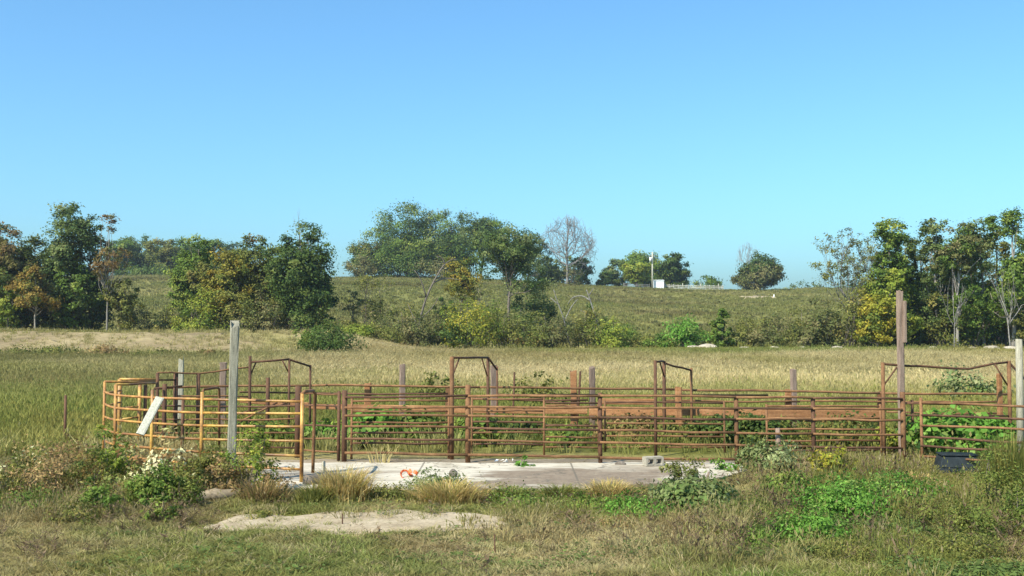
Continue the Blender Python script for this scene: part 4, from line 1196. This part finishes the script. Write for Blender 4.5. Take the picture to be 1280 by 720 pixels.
tree('sapling', 'little dark sapling on the slope between dead tree and yellowing tree', 556, 140, 372, 30, 'dark', 'round', .4, 18, 40, .26, tr=.06, group='saplings on the lower slope')
tree('sapling', 'spindly olive sapling left of the slope oak', 600, 134, 350, 30, 'olive', 'tuft', .35, 16, 24, .2, tr=.05, group='saplings on the lower slope')
tree('sapling', 'spindly sapling right of the dark round bush', 442, 124, 362, 26, 'greybrown', 'tuft', .4, 14, 22, .2, tr=.05, group='saplings on the lower slope')
tree('sapling', 'spindly grey sapling near the yellow-olive bush', 574, 128, 366, 26, 'greybrown', 'tuft', .4, 14, 22, .2, tr=.05, group='saplings on the lower slope')
# dead trees by the creek
def snag(label, polys, base, d_, mat='deadbark'):
    o_ = G(base, d_); o_.z -= .1
    root = empty('dead_tree', o_, label, 'tree', 'dead trees along the creek')
    out = []
    for pts, r0, r1 in polys:
        q = [P(x, y, d_ + dz) - o_ for x, y, dz in pts]
        q = catmull(q, 3)
        out.append((q, [r0 + (r1 - r0) * i / (len(q) - 1) for i in range(len(q))]))
    V_, F_ = tube_geo(out, 7)
    link('trunk', mesh_py('trunk', V_, F_, M[mat], True), root)
    return root
snag('dead leaning grey tree with twisted limbs at the creek', [([(521, 436, 0), (524, 405, 0), (533, 372, 0), (546, 345, .4), (556, 330, .6)], .15, .07), ([(533, 372, 0), (526, 350, -.5), (518, 338, -.8)], .09, .04), ([(541, 354, .2), (556, 348, 1), (575, 350, 1.5)], .1, .04), ([(526, 398, 0), (540, 385, -.5), (548, 372, -.7)], .07, .03), ([(524, 410, 0), (516, 395, .4), (510, 380, .6)], .06, .03), ([(556, 330, .6), (552, 322, .5), (545, 320, .3)], .06, .03), ([(556, 330, .6), (566, 324, .8), (572, 326, 1)], .06, .03)], 521, 116, 'bark')
snag('thin dead stem bending left among the creek scrub', [([(712, 432, 0), (705, 400, 0), (697, 378, 0), (692, 362, 0)], .075, .035), ([(705, 402, 0), (714, 384, .5), (722, 374, .5)], .06, .03), ([(697, 380, 0), (688, 372, .3)], .05, .03)], 712, 114, 'deadbark')
snag('broken dead stem with a forked pale tip among the creek scrub', [([(752, 432, 0), (748, 408, 0), (738, 376, 0), (733, 362, 0)], .085, .05), ([(738, 376, 0), (728, 370, .3), (716, 372, .5), (710, 380, .7)], .07, .03), ([(736, 370, 0), (742, 360, -.3)], .06, .03), ([(745, 400, 0), (734, 392, .5), (726, 388, .6)], .06, .03)], 752, 115, 'deadbark')

# ---- white shed, utility pole and board fence on the hilltop
dS = 286
g_ = G(822.5, dS); zt = P(822, 350, dS).z - g_.z; ws = 13.5 / F * dS
root = empty('shed', g_, 'small white shed on the hilltop at the foot of the utility pole', 'shed')
V_, F_ = box_geo(-ws / 2, ws / 2, -1.2, 1.2, -.3, zt * .93); link('wall', mesh_py('wall', V_, F_, M['white']), root)
V_ = [(x * (ws / 2 + .12), y, z) for x in (-1, 1) for y, z in ((-1.35, zt * .931), (-1.35, zt * .96), (1.35, zt * 1.04), (1.35, zt * 1.01))]
link('roof', mesh_py('roof', V_, [(0, 1, 2, 3), (7, 6, 5, 4), (1, 5, 6, 2), (0, 3, 7, 4), (0, 4, 5, 1), (3, 2, 6, 7)], M['white']), root)
V_, F_ = box_geo(-.2, .75, -1.25, -1.203, 0, zt * .72); link('door', mesh_py('door', V_, F_, M['white']), root)
g_ = G(815.5, dS - 2)
root = empty('utility_pole', g_, 'pale utility pole standing beside the white shed', 'pole')
tube('shaft', root, [g_ - Vector((0, 0, .3)), P(815.5, 315, dS - 2)], [.24, .18], M['palewood'], 8)
beam('crossarm', root, P(811.5, 319.5, dS - 2), P(819.5, 319.5, dS - 2), .14, .16, M['deadbark'], 0, rg, math.pi / 2)
tube('transformer', root, [P(813.2, 327, dS - 2.3), P(813.2, 321.5, dS - 2.3)], .33, M['white'], 10)
root = empty('board_fence', G(868, dS), 'pale board fence running right from the white shed along the hilltop', 'fence')
for k in range(14):
    x = 831 + k * 5.6
    g_ = G(x, dS + 1)
    beam('post', root, g_ - Vector((0, 0, .2)), g_ + Vector((0, 0, 1.5 if k % 4 else 1.9)), .24, .16, M['palewood'], .03, rg)
for k in range(13):
    for h_ in (.45, .85, 1.25):
        a_ = G(831 + k * 5.6, dS + .85); b_ = G(831 + (k + 1) * 5.6, dS + .85)
        beam('board', root, a_ + Vector((.01, 0, h_)), b_ + Vector((-.01, 0, h_)), .05, .2, M['palewood'], 0, rg, math.pi / 2)
timber('thin white marker pole standing in the hilltop bare strip', 967.5, 368, 244, 1.2, 'white', round_=True, jag=0, name='marker_pole', cat='pole')
root = empty('farm_gate', G(790, dS - 3), 'low grey rail gate at the foot of the yellow-green tree by the shed', 'gate')
for h_ in (.3, .75, 1.15):
    beam('rail', root, G(780, dS - 3) + Vector((0, 0, h_)), G(812, dS - 3) + Vector((0, 0, h_)), .06, .12, M['deadbark'], 0, rg, math.pi / 2)
for x in (780, 796, 812):
    beam('post', root, G(x, dS - 2.8) - Vector((0, 0, .2)), G(x, dS - 2.8) + Vector((0, 0, 1.35)), .18, .14, M['deadbark'], 0, rg)

# ================================================================== WEEDS AROUND THE PEN
WG = 'weeds growing around the pen'
IG = 'weeds growing inside the pen'
for px, d_, top, wd, pal, ls, ncl, per, lab in (
    (198, 17.8, 582, 60, 'green', .06, 44, 56, 'dense dark green leafy weed left of the tan log'),
    (238, 18.6, 574, 50, 'olive', .06, 28, 50, 'olive weed right behind the dense dark green one'),
    (226, 19.4, 540, 110, 'white', .085, 44, 24, 'brown weed with whitish dry leaves under the leaning plank'),
    (140, 20.0, 530, 64, 'yg', .07, 36, 40, 'yellow-green weed at the left foot of the yellow round pen'),
    (80, 20.2, 548, 100, 'brown', .06, 40, 40, 'brown reddish weed patch with pale leaves left of the round pen'),
    (36, 20.0, 562, 60, 'white', .06, 20, 16, 'pale-leaved dry weed near the left edge'),
    (312, 19.2, 536, 70, 'yg', .06, 36, 34, 'thin yellow-green bush around the foot of the tall grey post'),
    (284, 19.0, 570, 60, 'brown', .05, 30, 40, 'brown twiggy weed left of the tall grey post foot'),
    (345, 19.0, 575, 44, 'brown', .045, 20, 30, 'brown twiggy weed in front of the slab left end'),
    (130, 17.2, 600, 60, 'green', .06, 22, 36, 'low green weed in the left foreground grass'),
    (205, 16.6, 622, 40, 'green', .06, 18, 36, 'small green weed in front of the dense dark green one'),
    (548, 19.3, 590, 76, 'grey', .05, 40, 46, 'grey-green bushy weed at the front edge of the slab'),
    (850, 19.9, 570, 50, 'olive', .055, 26, 36, 'thin olive weed in front of the concrete block'),
    (868, 17.6, 604, 96, 'grey', .085, 56, 50, 'large grey-green leafy weed at the front right of the slab'),
    (800, 17.2, 630, 90, 'bright', .05, 50, 60, 'low bright green weed left of the large grey-green one'),
    (962, 21.3, 553, 74, 'grey', .075, 50, 50, 'tall pale-leaved bush in front of the fence by the low post stub'),
    (1040, 21.2, 562, 60, 'yellow', .075, 24, 24, 'thin weed with yellow leaves in front of the short fence bay'),
    (985, 18.6, 596, 80, 'green', .06, 36, 50, 'green weed mound right of the large grey-green weed'),
    (1060, 16.8, 600, 120, 'bright', .05, 66, 70, 'bright green weed mound in the right foreground'),
    (1130, 17.6, 594, 100, 'bright', .05, 56, 64, 'bright green weed mound below the dark tub'),
    (1010, 15.2, 640, 100, 'bright', .045, 54, 64, 'bright green low weed patch in the lower right foreground'),
    (930, 16.6, 628, 90, 'feather', .035, 44, 60, 'feathery olive weed mound right of the large grey-green weed'),
    (1165, 16.4, 622, 100, 'feather', .035, 48, 60, 'feathery olive weed mound in front of the dark tub'),
    (1225, 15.4, 632, 100, 'feather', .035, 48, 60, 'feathery olive weed mound low at the right edge'),
    (1190, 14.2, 668, 110, 'olive', .032, 48, 60, 'low olive weed mound in the bottom right corner'),
    (1040, 14.2, 676, 110, 'olive', .032, 44, 60, 'low olive weed mound at the bottom right'),
    (950, 14.8, 664, 90, 'green', .035, 36, 56, 'low green weed mound at the bottom, left of the bright patch'),
    (880, 15.6, 660, 80, 'olive', .035, 34, 50, 'low olive weed below the large grey-green weed'),
    (760, 16.2, 646, 70, 'brown', .03, 26, 44, 'thin brown weed in the mown grass right of the pale track'),
    (735, 17.8, 622, 80, 'green', .04, 30, 50, 'low green weed in front of the slab right half'),
    (655, 18.2, 620, 90, 'green', .04, 32, 50, 'low green weed with pale flecks in front of the slab middle'),
    (490, 18.6, 610, 60, 'olive', .04, 26, 50, 'low olive weed between the two dry clumps'),
    (330, 16.9, 640, 50, 'olive', .035, 18, 40, 'small olive weed on the left end of the pale track'),
    (95, 16.4, 628, 70, 'olive', .04, 28, 44, 'olive weed in the left foreground grass'),
    (40, 17.4, 612, 80, 'green', .04, 30, 44, 'green weed near the left edge in front of the pale leaves'),
    (150, 18.0, 588, 90, 'olive', .045, 36, 50, 'olive weed mass left of the dense dark green weed'),
    (178, 19.2, 556, 70, 'white', .075, 34, 24, 'pale-leaved dry weed in front of the leaning plank foot'),
    (262, 19.5, 556, 60, 'olive', .05, 34, 44, 'olive weed left of the brown twiggy one by the grey post'),
    (60, 18.6, 576, 90, 'brown', .05, 40, 44, 'low brown weed mass near the left edge'),
    (20, 19.0, 570, 60, 'olive', .05, 30, 44, 'olive weed at the left picture edge'),
    (112, 19.2, 562, 70, 'mixed', .05, 36, 44, 'brown-green weed between the brown patch and the yellow-green weed'),
    (232, 17.8, 596, 44, 'feather', .04, 30, 50, 'fine olive weed just right of the dense dark green weed'),
    (655, 22.6, 571, 24, 'bright', .07, 12, 20, 'little bright green seedling under the fence'),
    (1244, 17.0, 566, 80, 'feather', .04, 46, 56, 'tall olive weed at the right edge before the whitish post'),
    (905, 21.9, 576, 30, 'bright', .06, 14, 24, 'small green sprout at the right end of the slab'),
    (1282, 15.5, 585, 60, 'feather', .04, 40, 50, 'feathery olive weed cut by the right edge')):
    bush('weed', lab, px, d_, top, wd, pal, ls, ncl, per, 'weed', WG, stems=14)
for px, d_, top, wd, pal, ls, ncl, per, lab in (
    (395, 26.0, 535, 40, 'bright', .12, 26, 36, 'bright green leafy weed behind the rusty hoop'),
    (462, 25.8, 516, 64, 'bright', .14, 40, 36, 'tall bright broad-leaved weed behind the narrow pipe gate'),
    (520, 26.2, 520, 70, 'green', .12, 40, 40, 'green weed behind the right half of the narrow gate'),
    (430, 26.6, 530, 40, 'green', .12, 24, 36, 'green weed behind the double dark posts'),
    (595, 26.0, 530, 60, 'green', .12, 34, 40, 'green weed behind the middle frame upright'),
    (645, 26.6, 534, 70, 'dark', .1, 34, 44, 'dark weed inside the second bay with pale dry leaves'),
    (700, 26.2, 542, 60, 'green', .1, 30, 44, 'low green weed inside the pen below the two leaning sticks'),
    (780, 26.4, 528, 70, 'brown', .09, 36, 46, 'rust-brown weed behind the third bay'),
    (850, 26.2, 532, 60, 'olive', .09, 34, 46, 'olive weed inside the pen behind the third frame'),
    (900, 25.6, 524, 60, 'dark', .1, 40, 46, 'dark green weed inside the pen left of the fourth post'),
    (950, 25.4, 528, 60, 'dark', .1, 40, 46, 'dark green weed behind the low post stub'),
    (1050, 25.2, 524, 90, 'mixed', .08, 44, 50, 'brown-green weeds inside the pen behind the short bay'),
    (1110, 24.6, 538, 30, 'yg', .09, 20, 30, 'yellow-green weed at the left upright of the wide frame'),
    (1150, 25.6, 524, 50, 'mixed', .09, 30, 44, 'brown weed between the brown pole and the right gate'),
    (1200, 23.6, 526, 100, 'bright', .13, 56, 40, 'wide bright green weed growing behind the right gate'),
    (1246, 23.2, 530, 60, 'bright', .12, 34, 40, 'bright green weed behind the end of the right gate'),
    (330, 25.6, 530, 70, 'green', .1, 34, 40, 'green weeds behind the right half of the yellow panel'),
    (260, 25.0, 540, 60, 'olive', .09, 26, 40, 'olive weeds inside the yellow round pen'),
    (1212, 36, 462, 74, 'grey', .12, 40, 40, 'tall feathery grey-green weed behind the wide overhead frame'),
    (660, 36, 470, 50, 'olive', .1, 24, 30, 'thin olive weed behind the second bay in the tall grass'),
    (690, 33, 478, 50, 'olive', .1, 22, 30, 'thin olive weed left of the two leaning sticks'),
    (545, 36, 470, 40, 'olive', .1, 20, 26, 'thin weed in the tall grass left of the middle frame')):
    bush('weed', lab, px, d_ + (.6 if d_ < 27 and px < 1140 else 0), top - 3, wd * 1.25, pal, ls, int(ncl * 1.5), int(per * 1.2), 'weed', IG, stems=12, asp=.65, depth=.5)
for px, d_, top, wd, pal, nb, lab in (
    (432, 18.6, 584, 96, 'dry', 900, 'drooping dry grass clump in front of the rusty hoop'),
    (395, 18.2, 606, 60, 'olive', 420, 'low olive grass clump left of the drooping dry one'),
    (560, 18.4, 600, 110, 'dry', 900, 'wide dry grass clump below the grey-green bushy weed'),
    (640, 18.8, 608, 70, 'olive', 420, 'olive grass clump at the front of the slab middle'),
    (700, 19.0, 606, 70, 'olive', 420, 'olive grass clump along the slab right of its middle'),
    (760, 19.0, 600, 80, 'dry', 500, 'dry grass clump in front of the silt patch'),
    (330, 18.4, 600, 70, 'brown', 420, 'brown grass clump at the left end of the slab'),
    (1140, 20.0, 590, 60, 'dry', 400, 'tan grass clump left of the dark tub'),
    (1100, 20.6, 580, 70, 'brown', 420, 'brown grass clump in front of the brown pole'),
    (1262, 18.2, 540, 80, 'olive', 700, 'tall olive grass clump at the right edge of the gate'),
    (1243, 19.6, 566, 50, 'olive', 500, 'olive grass clump right of the dark tub')):
    grass_clump('grass_clump', lab, px, d_, top, wd, pal, nb, .012, group='grass clumps around the slab')
for px, d_, top, wd, pal, lab in ((136, 84, 434, 44, 'brown', 'brown rounded weed bush on the left field slope'), (70, 84, 436, 60, 'olive', 'olive weed bush in the left field'), (20, 85, 438, 60, 'olive', 'olive weed bush at the left edge of the field'), (258, 80, 438, 20, 'brown', 'small brown weed bush left of the tall grey post in the field'), (196, 83, 440, 50, 'olive', 'low olive weed bush right of the brown rounded one')):
    bush('bush', lab, px, d_, top, wd, pal, .16, 34, 50, group='weed bushes in the left field')

# ================================================================== GRASS
GRNG = np.random.default_rng(5)
protos = bpy.data.collections.new('grass_source')
def tuft(name, nb, hmin, hmax, spread, bw, out=.5, heads=0):
    rng = np.random.default_rng(abs(hash(name)) % 1000 if False else len(name) * 7 + nb)
    az = rng.uniform(0, 6.283, nb); r0 = spread * np.sqrt(rng.random(nb)) * .6
    h = rng.uniform(hmin, hmax, nb); o_ = h * out * rng.uniform(.2, 1.2, nb)
    fa = rng.uniform(0, 6.283, nb)
    sd_ = np.stack([np.cos(fa), np.sin(fa), fa * 0], 1)
    prev = None; q = []
    for s in range(3):
        t = s / 2
        r = r0 + o_ * t ** 1.7
        p = np.stack([np.cos(az) * r, np.sin(az) * r, h * (t * 1.25 - .25 * t * t) - .02 * (s == 0)], 1)
        wd = bw * (1, .8, .12)[s]
        a_, b_ = p - sd_ * wd, p + sd_ * wd
        if prev is not None: q.append(np.stack([prev[0], prev[1], b_, a_], 1))
        prev = (a_, b_)
    if heads:
        kk = rng.choice(nb, heads, replace=False)
        top = prev[0][kk]
        for a3 in (0, 1.57):
            d_ = np.array((math.cos(a3), math.sin(a3), 0)) * bw * 2.2
            q.append(np.stack([top + d_ * .2, top + d_ + (0, 0, .05), top + np.array((0, 0, .12)), top - d_ + (0, 0, .05)], 1))
    me = bpy.data.meshes.new(name)
    V = np.concatenate(q)
    me = mesh_np(name, V, None, None, M['grass'])
    o = bpy.data.objects.new(name, me); protos.objects.link(o)
    return o
def leafy(name, nl, h, spread, ls):
    rng = np.random.default_rng(nl)
    p = np.stack([rng.normal(size=nl) * spread, rng.normal(size=nl) * spread, rng.uniform(.02, h, nl)], 1)
    nrm = rng.normal(size=(nl, 3)) * .6 + (0, 0, .8); nrm /= np.linalg.norm(nrm, axis=1, keepdims=True)
    a = np.cross(nrm, rng.normal(size=(nl, 3))); a /= np.linalg.norm(a, axis=1, keepdims=True); bb = np.cross(nrm, a)
    s = ls * rng.uniform(.6, 1.3, nl)[:, None]
    me = mesh_np(name, np.stack([p - a * s * .6, p - bb * s * .35, p + a * s * .6, p + bb * s * .35], 1), None, None, M['grass'])
    o = bpy.data.objects.new(name, me); protos.objects.link(o)
    return o
tuft('a0_tuft', 40, .04, .11, .19, .006, 1.5)
tuft('a1_tuft', 34, .05, .17, .17, .006, 1.15)
tuft('b0_tuft', 30, .14, .36, .18, .006, .8, 6)
tuft('b1_tuft', 26, .2, .5, .17, .005, .65, 8)
tuft('c0_tuft', 30, .3, .66, .36, .012, .65, 3)
tuft('c1_tuft', 28, .24, .55, .45, .017, .8, 0)
leafy('d0_leafy', 46, .2, .14, .048)
tuft('e0_tuft', 22, .35, .8, .9, .06, .6)
leafy('e1_leafy', 46, .7, .5, .3)
def stalks(name, ns, hmin, hmax, spread):
    rng = np.random.default_rng(ns)
    q = []
    for s in range(ns):
        b0 = np.array((rng.normal() * spread, rng.normal() * spread, -.02)); ln = np.array((rng.normal() * .25, rng.normal() * .25, 1.0)) * rng.uniform(hmin, hmax)
        sd_ = np.array((rng.normal(), rng.normal(), 0)); sd_ /= np.linalg.norm(sd_)
        q.append([b0 - sd_ * .004, b0 + sd_ * .004, b0 + ln + sd_ * .002, b0 + ln - sd_ * .002])
        for k in range(7):
            t = rng.uniform(.45, 1); p = b0 + ln * t; d_ = rng.normal(size=3) * .07; d_[2] = abs(d_[2])
            q.append([p, p + d_ * .5 + sd_ * .012, p + d_, p + d_ * .5 - sd_ * .012])
    me = mesh_np(name, np.array(q), None, None, M['grass'])
    protos.objects.link(bpy.data.objects.new(name, me))
stalks('f0_stalk', 6, .25, .6, .09)
NAMES = ['a0', 'a1', 'b0', 'b1', 'c0', 'c1', 'd0', 'e0', 'e1']

def scatter(name, X, Y, pick, scale, tint, label, off=0.0):
    Z = terr(X, Y) + off
    N = len(X)
    me = bpy.data.meshes.new(name)
    me.vertices.add(N); me.vertices.foreach_set('co', np.stack([X, Y, Z], -1).astype(np.float32).ravel())
    def at_(nm, ty, vals, key):
        a_ = me.attributes.new(nm, ty, 'POINT'); a_.data.foreach_set(key, np.ascontiguousarray(vals).ravel())
    at_('pick', 'INT', pick.astype(np.int32), 'value')
    rot = np.zeros((N, 3), np.float32); rot[:, 2] = GRNG.uniform(0, 6.283, N); rot[:, 0] = GRNG.normal(size=N) * .12; rot[:, 1] = GRNG.normal(size=N) * .12
    at_('rot', 'FLOAT_VECTOR', rot, 'vector')
    at_('scl', 'FLOAT_VECTOR', scale.astype(np.float32), 'vector')
    c = np.ones((N, 4), np.float32); c[:, :3] = tint
    at_('tint', 'FLOAT_COLOR', c, 'color')
    o = link(name, me)
    ng = bpy.data.node_groups.new(name, 'GeometryNodeTree')
    ng.interface.new_socket('Geometry', in_out='INPUT', socket_type='NodeSocketGeometry')
    ng.interface.new_socket('Geometry', in_out='OUTPUT', socket_type='NodeSocketGeometry')
    gi = ng.nodes.new('NodeGroupInput'); go = ng.nodes.new('NodeGroupOutput')
    ip = ng.nodes.new('GeometryNodeInstanceOnPoints')
    ci = ng.nodes.new('GeometryNodeCollectionInfo')
    ci.inputs['Collection'].default_value = protos
    ci.inputs['Separate Children'].default_value = True; ci.inputs['Reset Children'].default_value = True
    def na(nm, ty):
        k = ng.nodes.new('GeometryNodeInputNamedAttribute'); k.data_type = ty; k.inputs[0].default_value = nm
        return k.outputs[0]
    ng.links.new(gi.outputs[0], ip.inputs['Points'])
    ng.links.new(ci.outputs[0], ip.inputs['Instance'])
    ip.inputs['Pick Instance'].default_value = True
    ng.links.new(na('pick', 'INT'), ip.inputs['Instance Index'])
    ng.links.new(na('rot', 'FLOAT_VECTOR'), ip.inputs['Rotation'])
    ng.links.new(na('scl', 'FLOAT_VECTOR'), ip.inputs['Scale'])
    ng.links.new(ip.outputs[0], go.inputs[0])
    md = o.modifiers.new('scatter', 'NODES'); md.node_group = ng
    return tag(o, label, kind='stuff')

def pts_in(y0, y1, dens, half=.56):
    """points in the wedge of ground the place needs, density per m2 (callable of Y or number)"""
    ymax = y1; A = 2 * half * (y1 ** 2 - y0 ** 2) / 2 + 6 * (y1 - y0)
    n_ = int(A * dens)
    Y = np.sqrt(GRNG.uniform(y0 ** 2, y1 ** 2, n_))
    X = GRNG.uniform(-1, 1, n_) * (half * Y + 3)
    return X, Y
def on_slab(X, Y):
    px = 640 + F * X / Y
    fr = np.interp(X, [-5, -2.5, 0, 2.5, 4, 4.8], [19.7, 19.8, 19.7, 19.9, 20.9, 21.6]) + .2
    return (X > pxx(322, 21)) & (X < pxx(925, 22.3)) & (Y > fr + (vn(X, Y, .5, 3) - .5) * .8) & (Y < 23.1)
def on_track(X, Y):
    e = (fbm(X, Y, .8, 15) - .5) * 1.9
    return (Y > 15.75 + e) & (Y < 17.2 + e) & (X > -4.8 + e) & (X < .2 + e * 2 - (Y - 16.3) * .3)
jit = lambda n_, a=.25: GRNG.uniform(1 - a, 1 + a, (n_, 1))

# foreground sward
X, Y = pts_in(9.0, 24, 125)
keep = ~on_slab(X, Y) & ~(on_track(X, Y) & (GRNG.random(len(X)) < .88)) & ~((Y > 22.9) & (GRNG.random(len(X)) < .9))
X, Y = X[keep], Y[keep]; N = len(X)
px = 640 + F * X / Y
front = sm(300, 340, px) * sm(960, 900, px)
tall = (sm(.52, .72, fbm(X, Y, 1.7, 35)) * sm(14.5, 18, Y) * .7 + sm(700, 860, px) * .15 * sm(.45, .6, fbm(X, Y, 2.1, 36))) * (1 - .8 * front * sm(16.5, 18, Y)) + sm(1000, 1150, px) * .3 * sm(15, 18, Y) + sm(260, 90, px) * sm(16.5, 19, Y) * .5
rnd = GRNG.random(N)
pick = np.where(rnd < .5, 0, 1)
pick = np.where(GRNG.random(N) < tall * .75, np.where(rnd < .6, 2, 3), pick)
lf_ = sm(.5, .66, fbm(X, Y, 1.3, 38)) * (sm(760, 950, px) * .5 + .05)
pick = np.where(GRNG.random(N) < lf_, 6, pick)
tint = sward(X, Y) * 1.08 * jit(N, .22) * GRNG.uniform(.94, 1.06, (N, 3))
stk = (GRNG.random(N) < .022 * sm(13, 15, Y) * (.4 + .9 * sm(650, 850, px) + .6 * sm(330, 200, px)))
pick[stk] = 9
m6 = pick == 6
tint[m6] = np.array((.115, .165, .04)) * GRNG.uniform(.7, 1.3, (m6.sum(), 1))
dead = GRNG.random(N) < .12
tint[dead & ~m6] = STRAW * .9
tint[stk] = np.array((.15, .105, .06)) * GRNG.uniform(.6, 1.5, (stk.sum(), 1))
scale = np.repeat(GRNG.uniform(.7, 1.2, (N, 1)), 3, 1)
scale[:, 2] *= .85 * (1 - .5 * front * sm(17.0, 18.5, Y))
scale[:, 2] *= (.6 + .8 * fbm(X, Y, 1.1, 44)) * (1 - .25 * sm(900, 700, px)) * .82
scale[:, 2] *= 1 - .6 * sm(1150, 1165, px) * sm(1240, 1225, px) * sm(18.5, 19.5, Y)
scatter('grass', X, Y, pick, scale, tint, 'short mixed green and tan grass in the foreground')

# field grass
X, Y = pts_in(23, 50, 26)
px = 640 + F * X / Y
keep = ~((Y < 25) & (px > 310) & (px < 1120) & (GRNG.random(len(X)) < .95)) & ~((Y < 30) & (px > 300) & (px < 1150) & (GRNG.random(len(X)) < .8))
X, Y = X[keep], Y[keep]; N = len(X)
rnd = GRNG.random(N)
pick = np.select([rnd < .3, rnd < .5, rnd < .8], [2, 3, 4], 5)
sc_ = GRNG.uniform(.7, 1.15, (N, 1)) * (.75 + .45 * vn(X, Y, 3, 55))[:, None]
scatter('tall_grass', X, Y, pick, np.repeat(sc_, 3, 1), sward(X, Y) * 1.42 * jit(N, .18), 'tall green and straw grass growing in and behind the pen')
X, Y = pts_in(50, 108, 7)
px = 640 + F * X / Y
trk = (px < 400) & (Y > 87) & (GRNG.random(len(X)) < .88)
X, Y = X[~trk], Y[~trk]; N = len(X)
rnd = GRNG.random(N)
pick = np.where(rnd < .45, 4, 5)
edge = sm(88, 98, Y) * sm(430, 520, 640 + F * X / Y)
sc_ = GRNG.uniform(.8, 1.3, (N, 1)) * (1 - .75 * edge)[:, None] * (.35 + .9 * fbm(X, Y * 1.5, 9, 56))[:, None]
scatter('meadow_grass', X, Y, pick, np.repeat(sc_, 3, 1) * np.array((1.25, 1.25, .8)), sward(X, Y) * 1.15 * jit(N, .14), 'tan and green meadow grass reaching to the far edge of the field')
# hill grass and forbs
X, Y = pts_in(110, 312, .8)
N = len(X)
rnd = GRNG.random(N)
pick = np.where(rnd < .88, 7, 8)
tint = sward(X, Y) * jit(N, .16)
t8 = pick == 8
tint[t8] = np.array((.13, .13, .05)) * GRNG.uniform(.7, 1.4, (t8.sum(), 1))
sc_ = GRNG.uniform(.4, .9, (N, 1)); sc_[t8] *= .9
scatter('hill_grass', X, Y, pick, np.repeat(sc_, 3, 1), tint, 'rough olive grass and weeds covering the hillside')

# ================================================================== HAZE
V_, F_ = box_geo(-1080, 1080, -180, 1080, -14, 44)
m = bpy.data.materials.new('thin_air_haze'); m.use_nodes = True
m.node_tree.nodes.clear()
ou = m.node_tree.nodes.new('ShaderNodeOutputMaterial'); pv = m.node_tree.nodes.new('ShaderNodeVolumePrincipled')
pv.inputs['Color'].default_value = (.78, .88, 1, 1); pv.inputs['Density'].default_value = .0002; pv.inputs['Anisotropy'].default_value = .3
m.node_tree.links.new(pv.outputs[0], ou.inputs['Volume'])
tag(link('haze', mesh_py('haze', V_, F_, m)), kind='stuff')
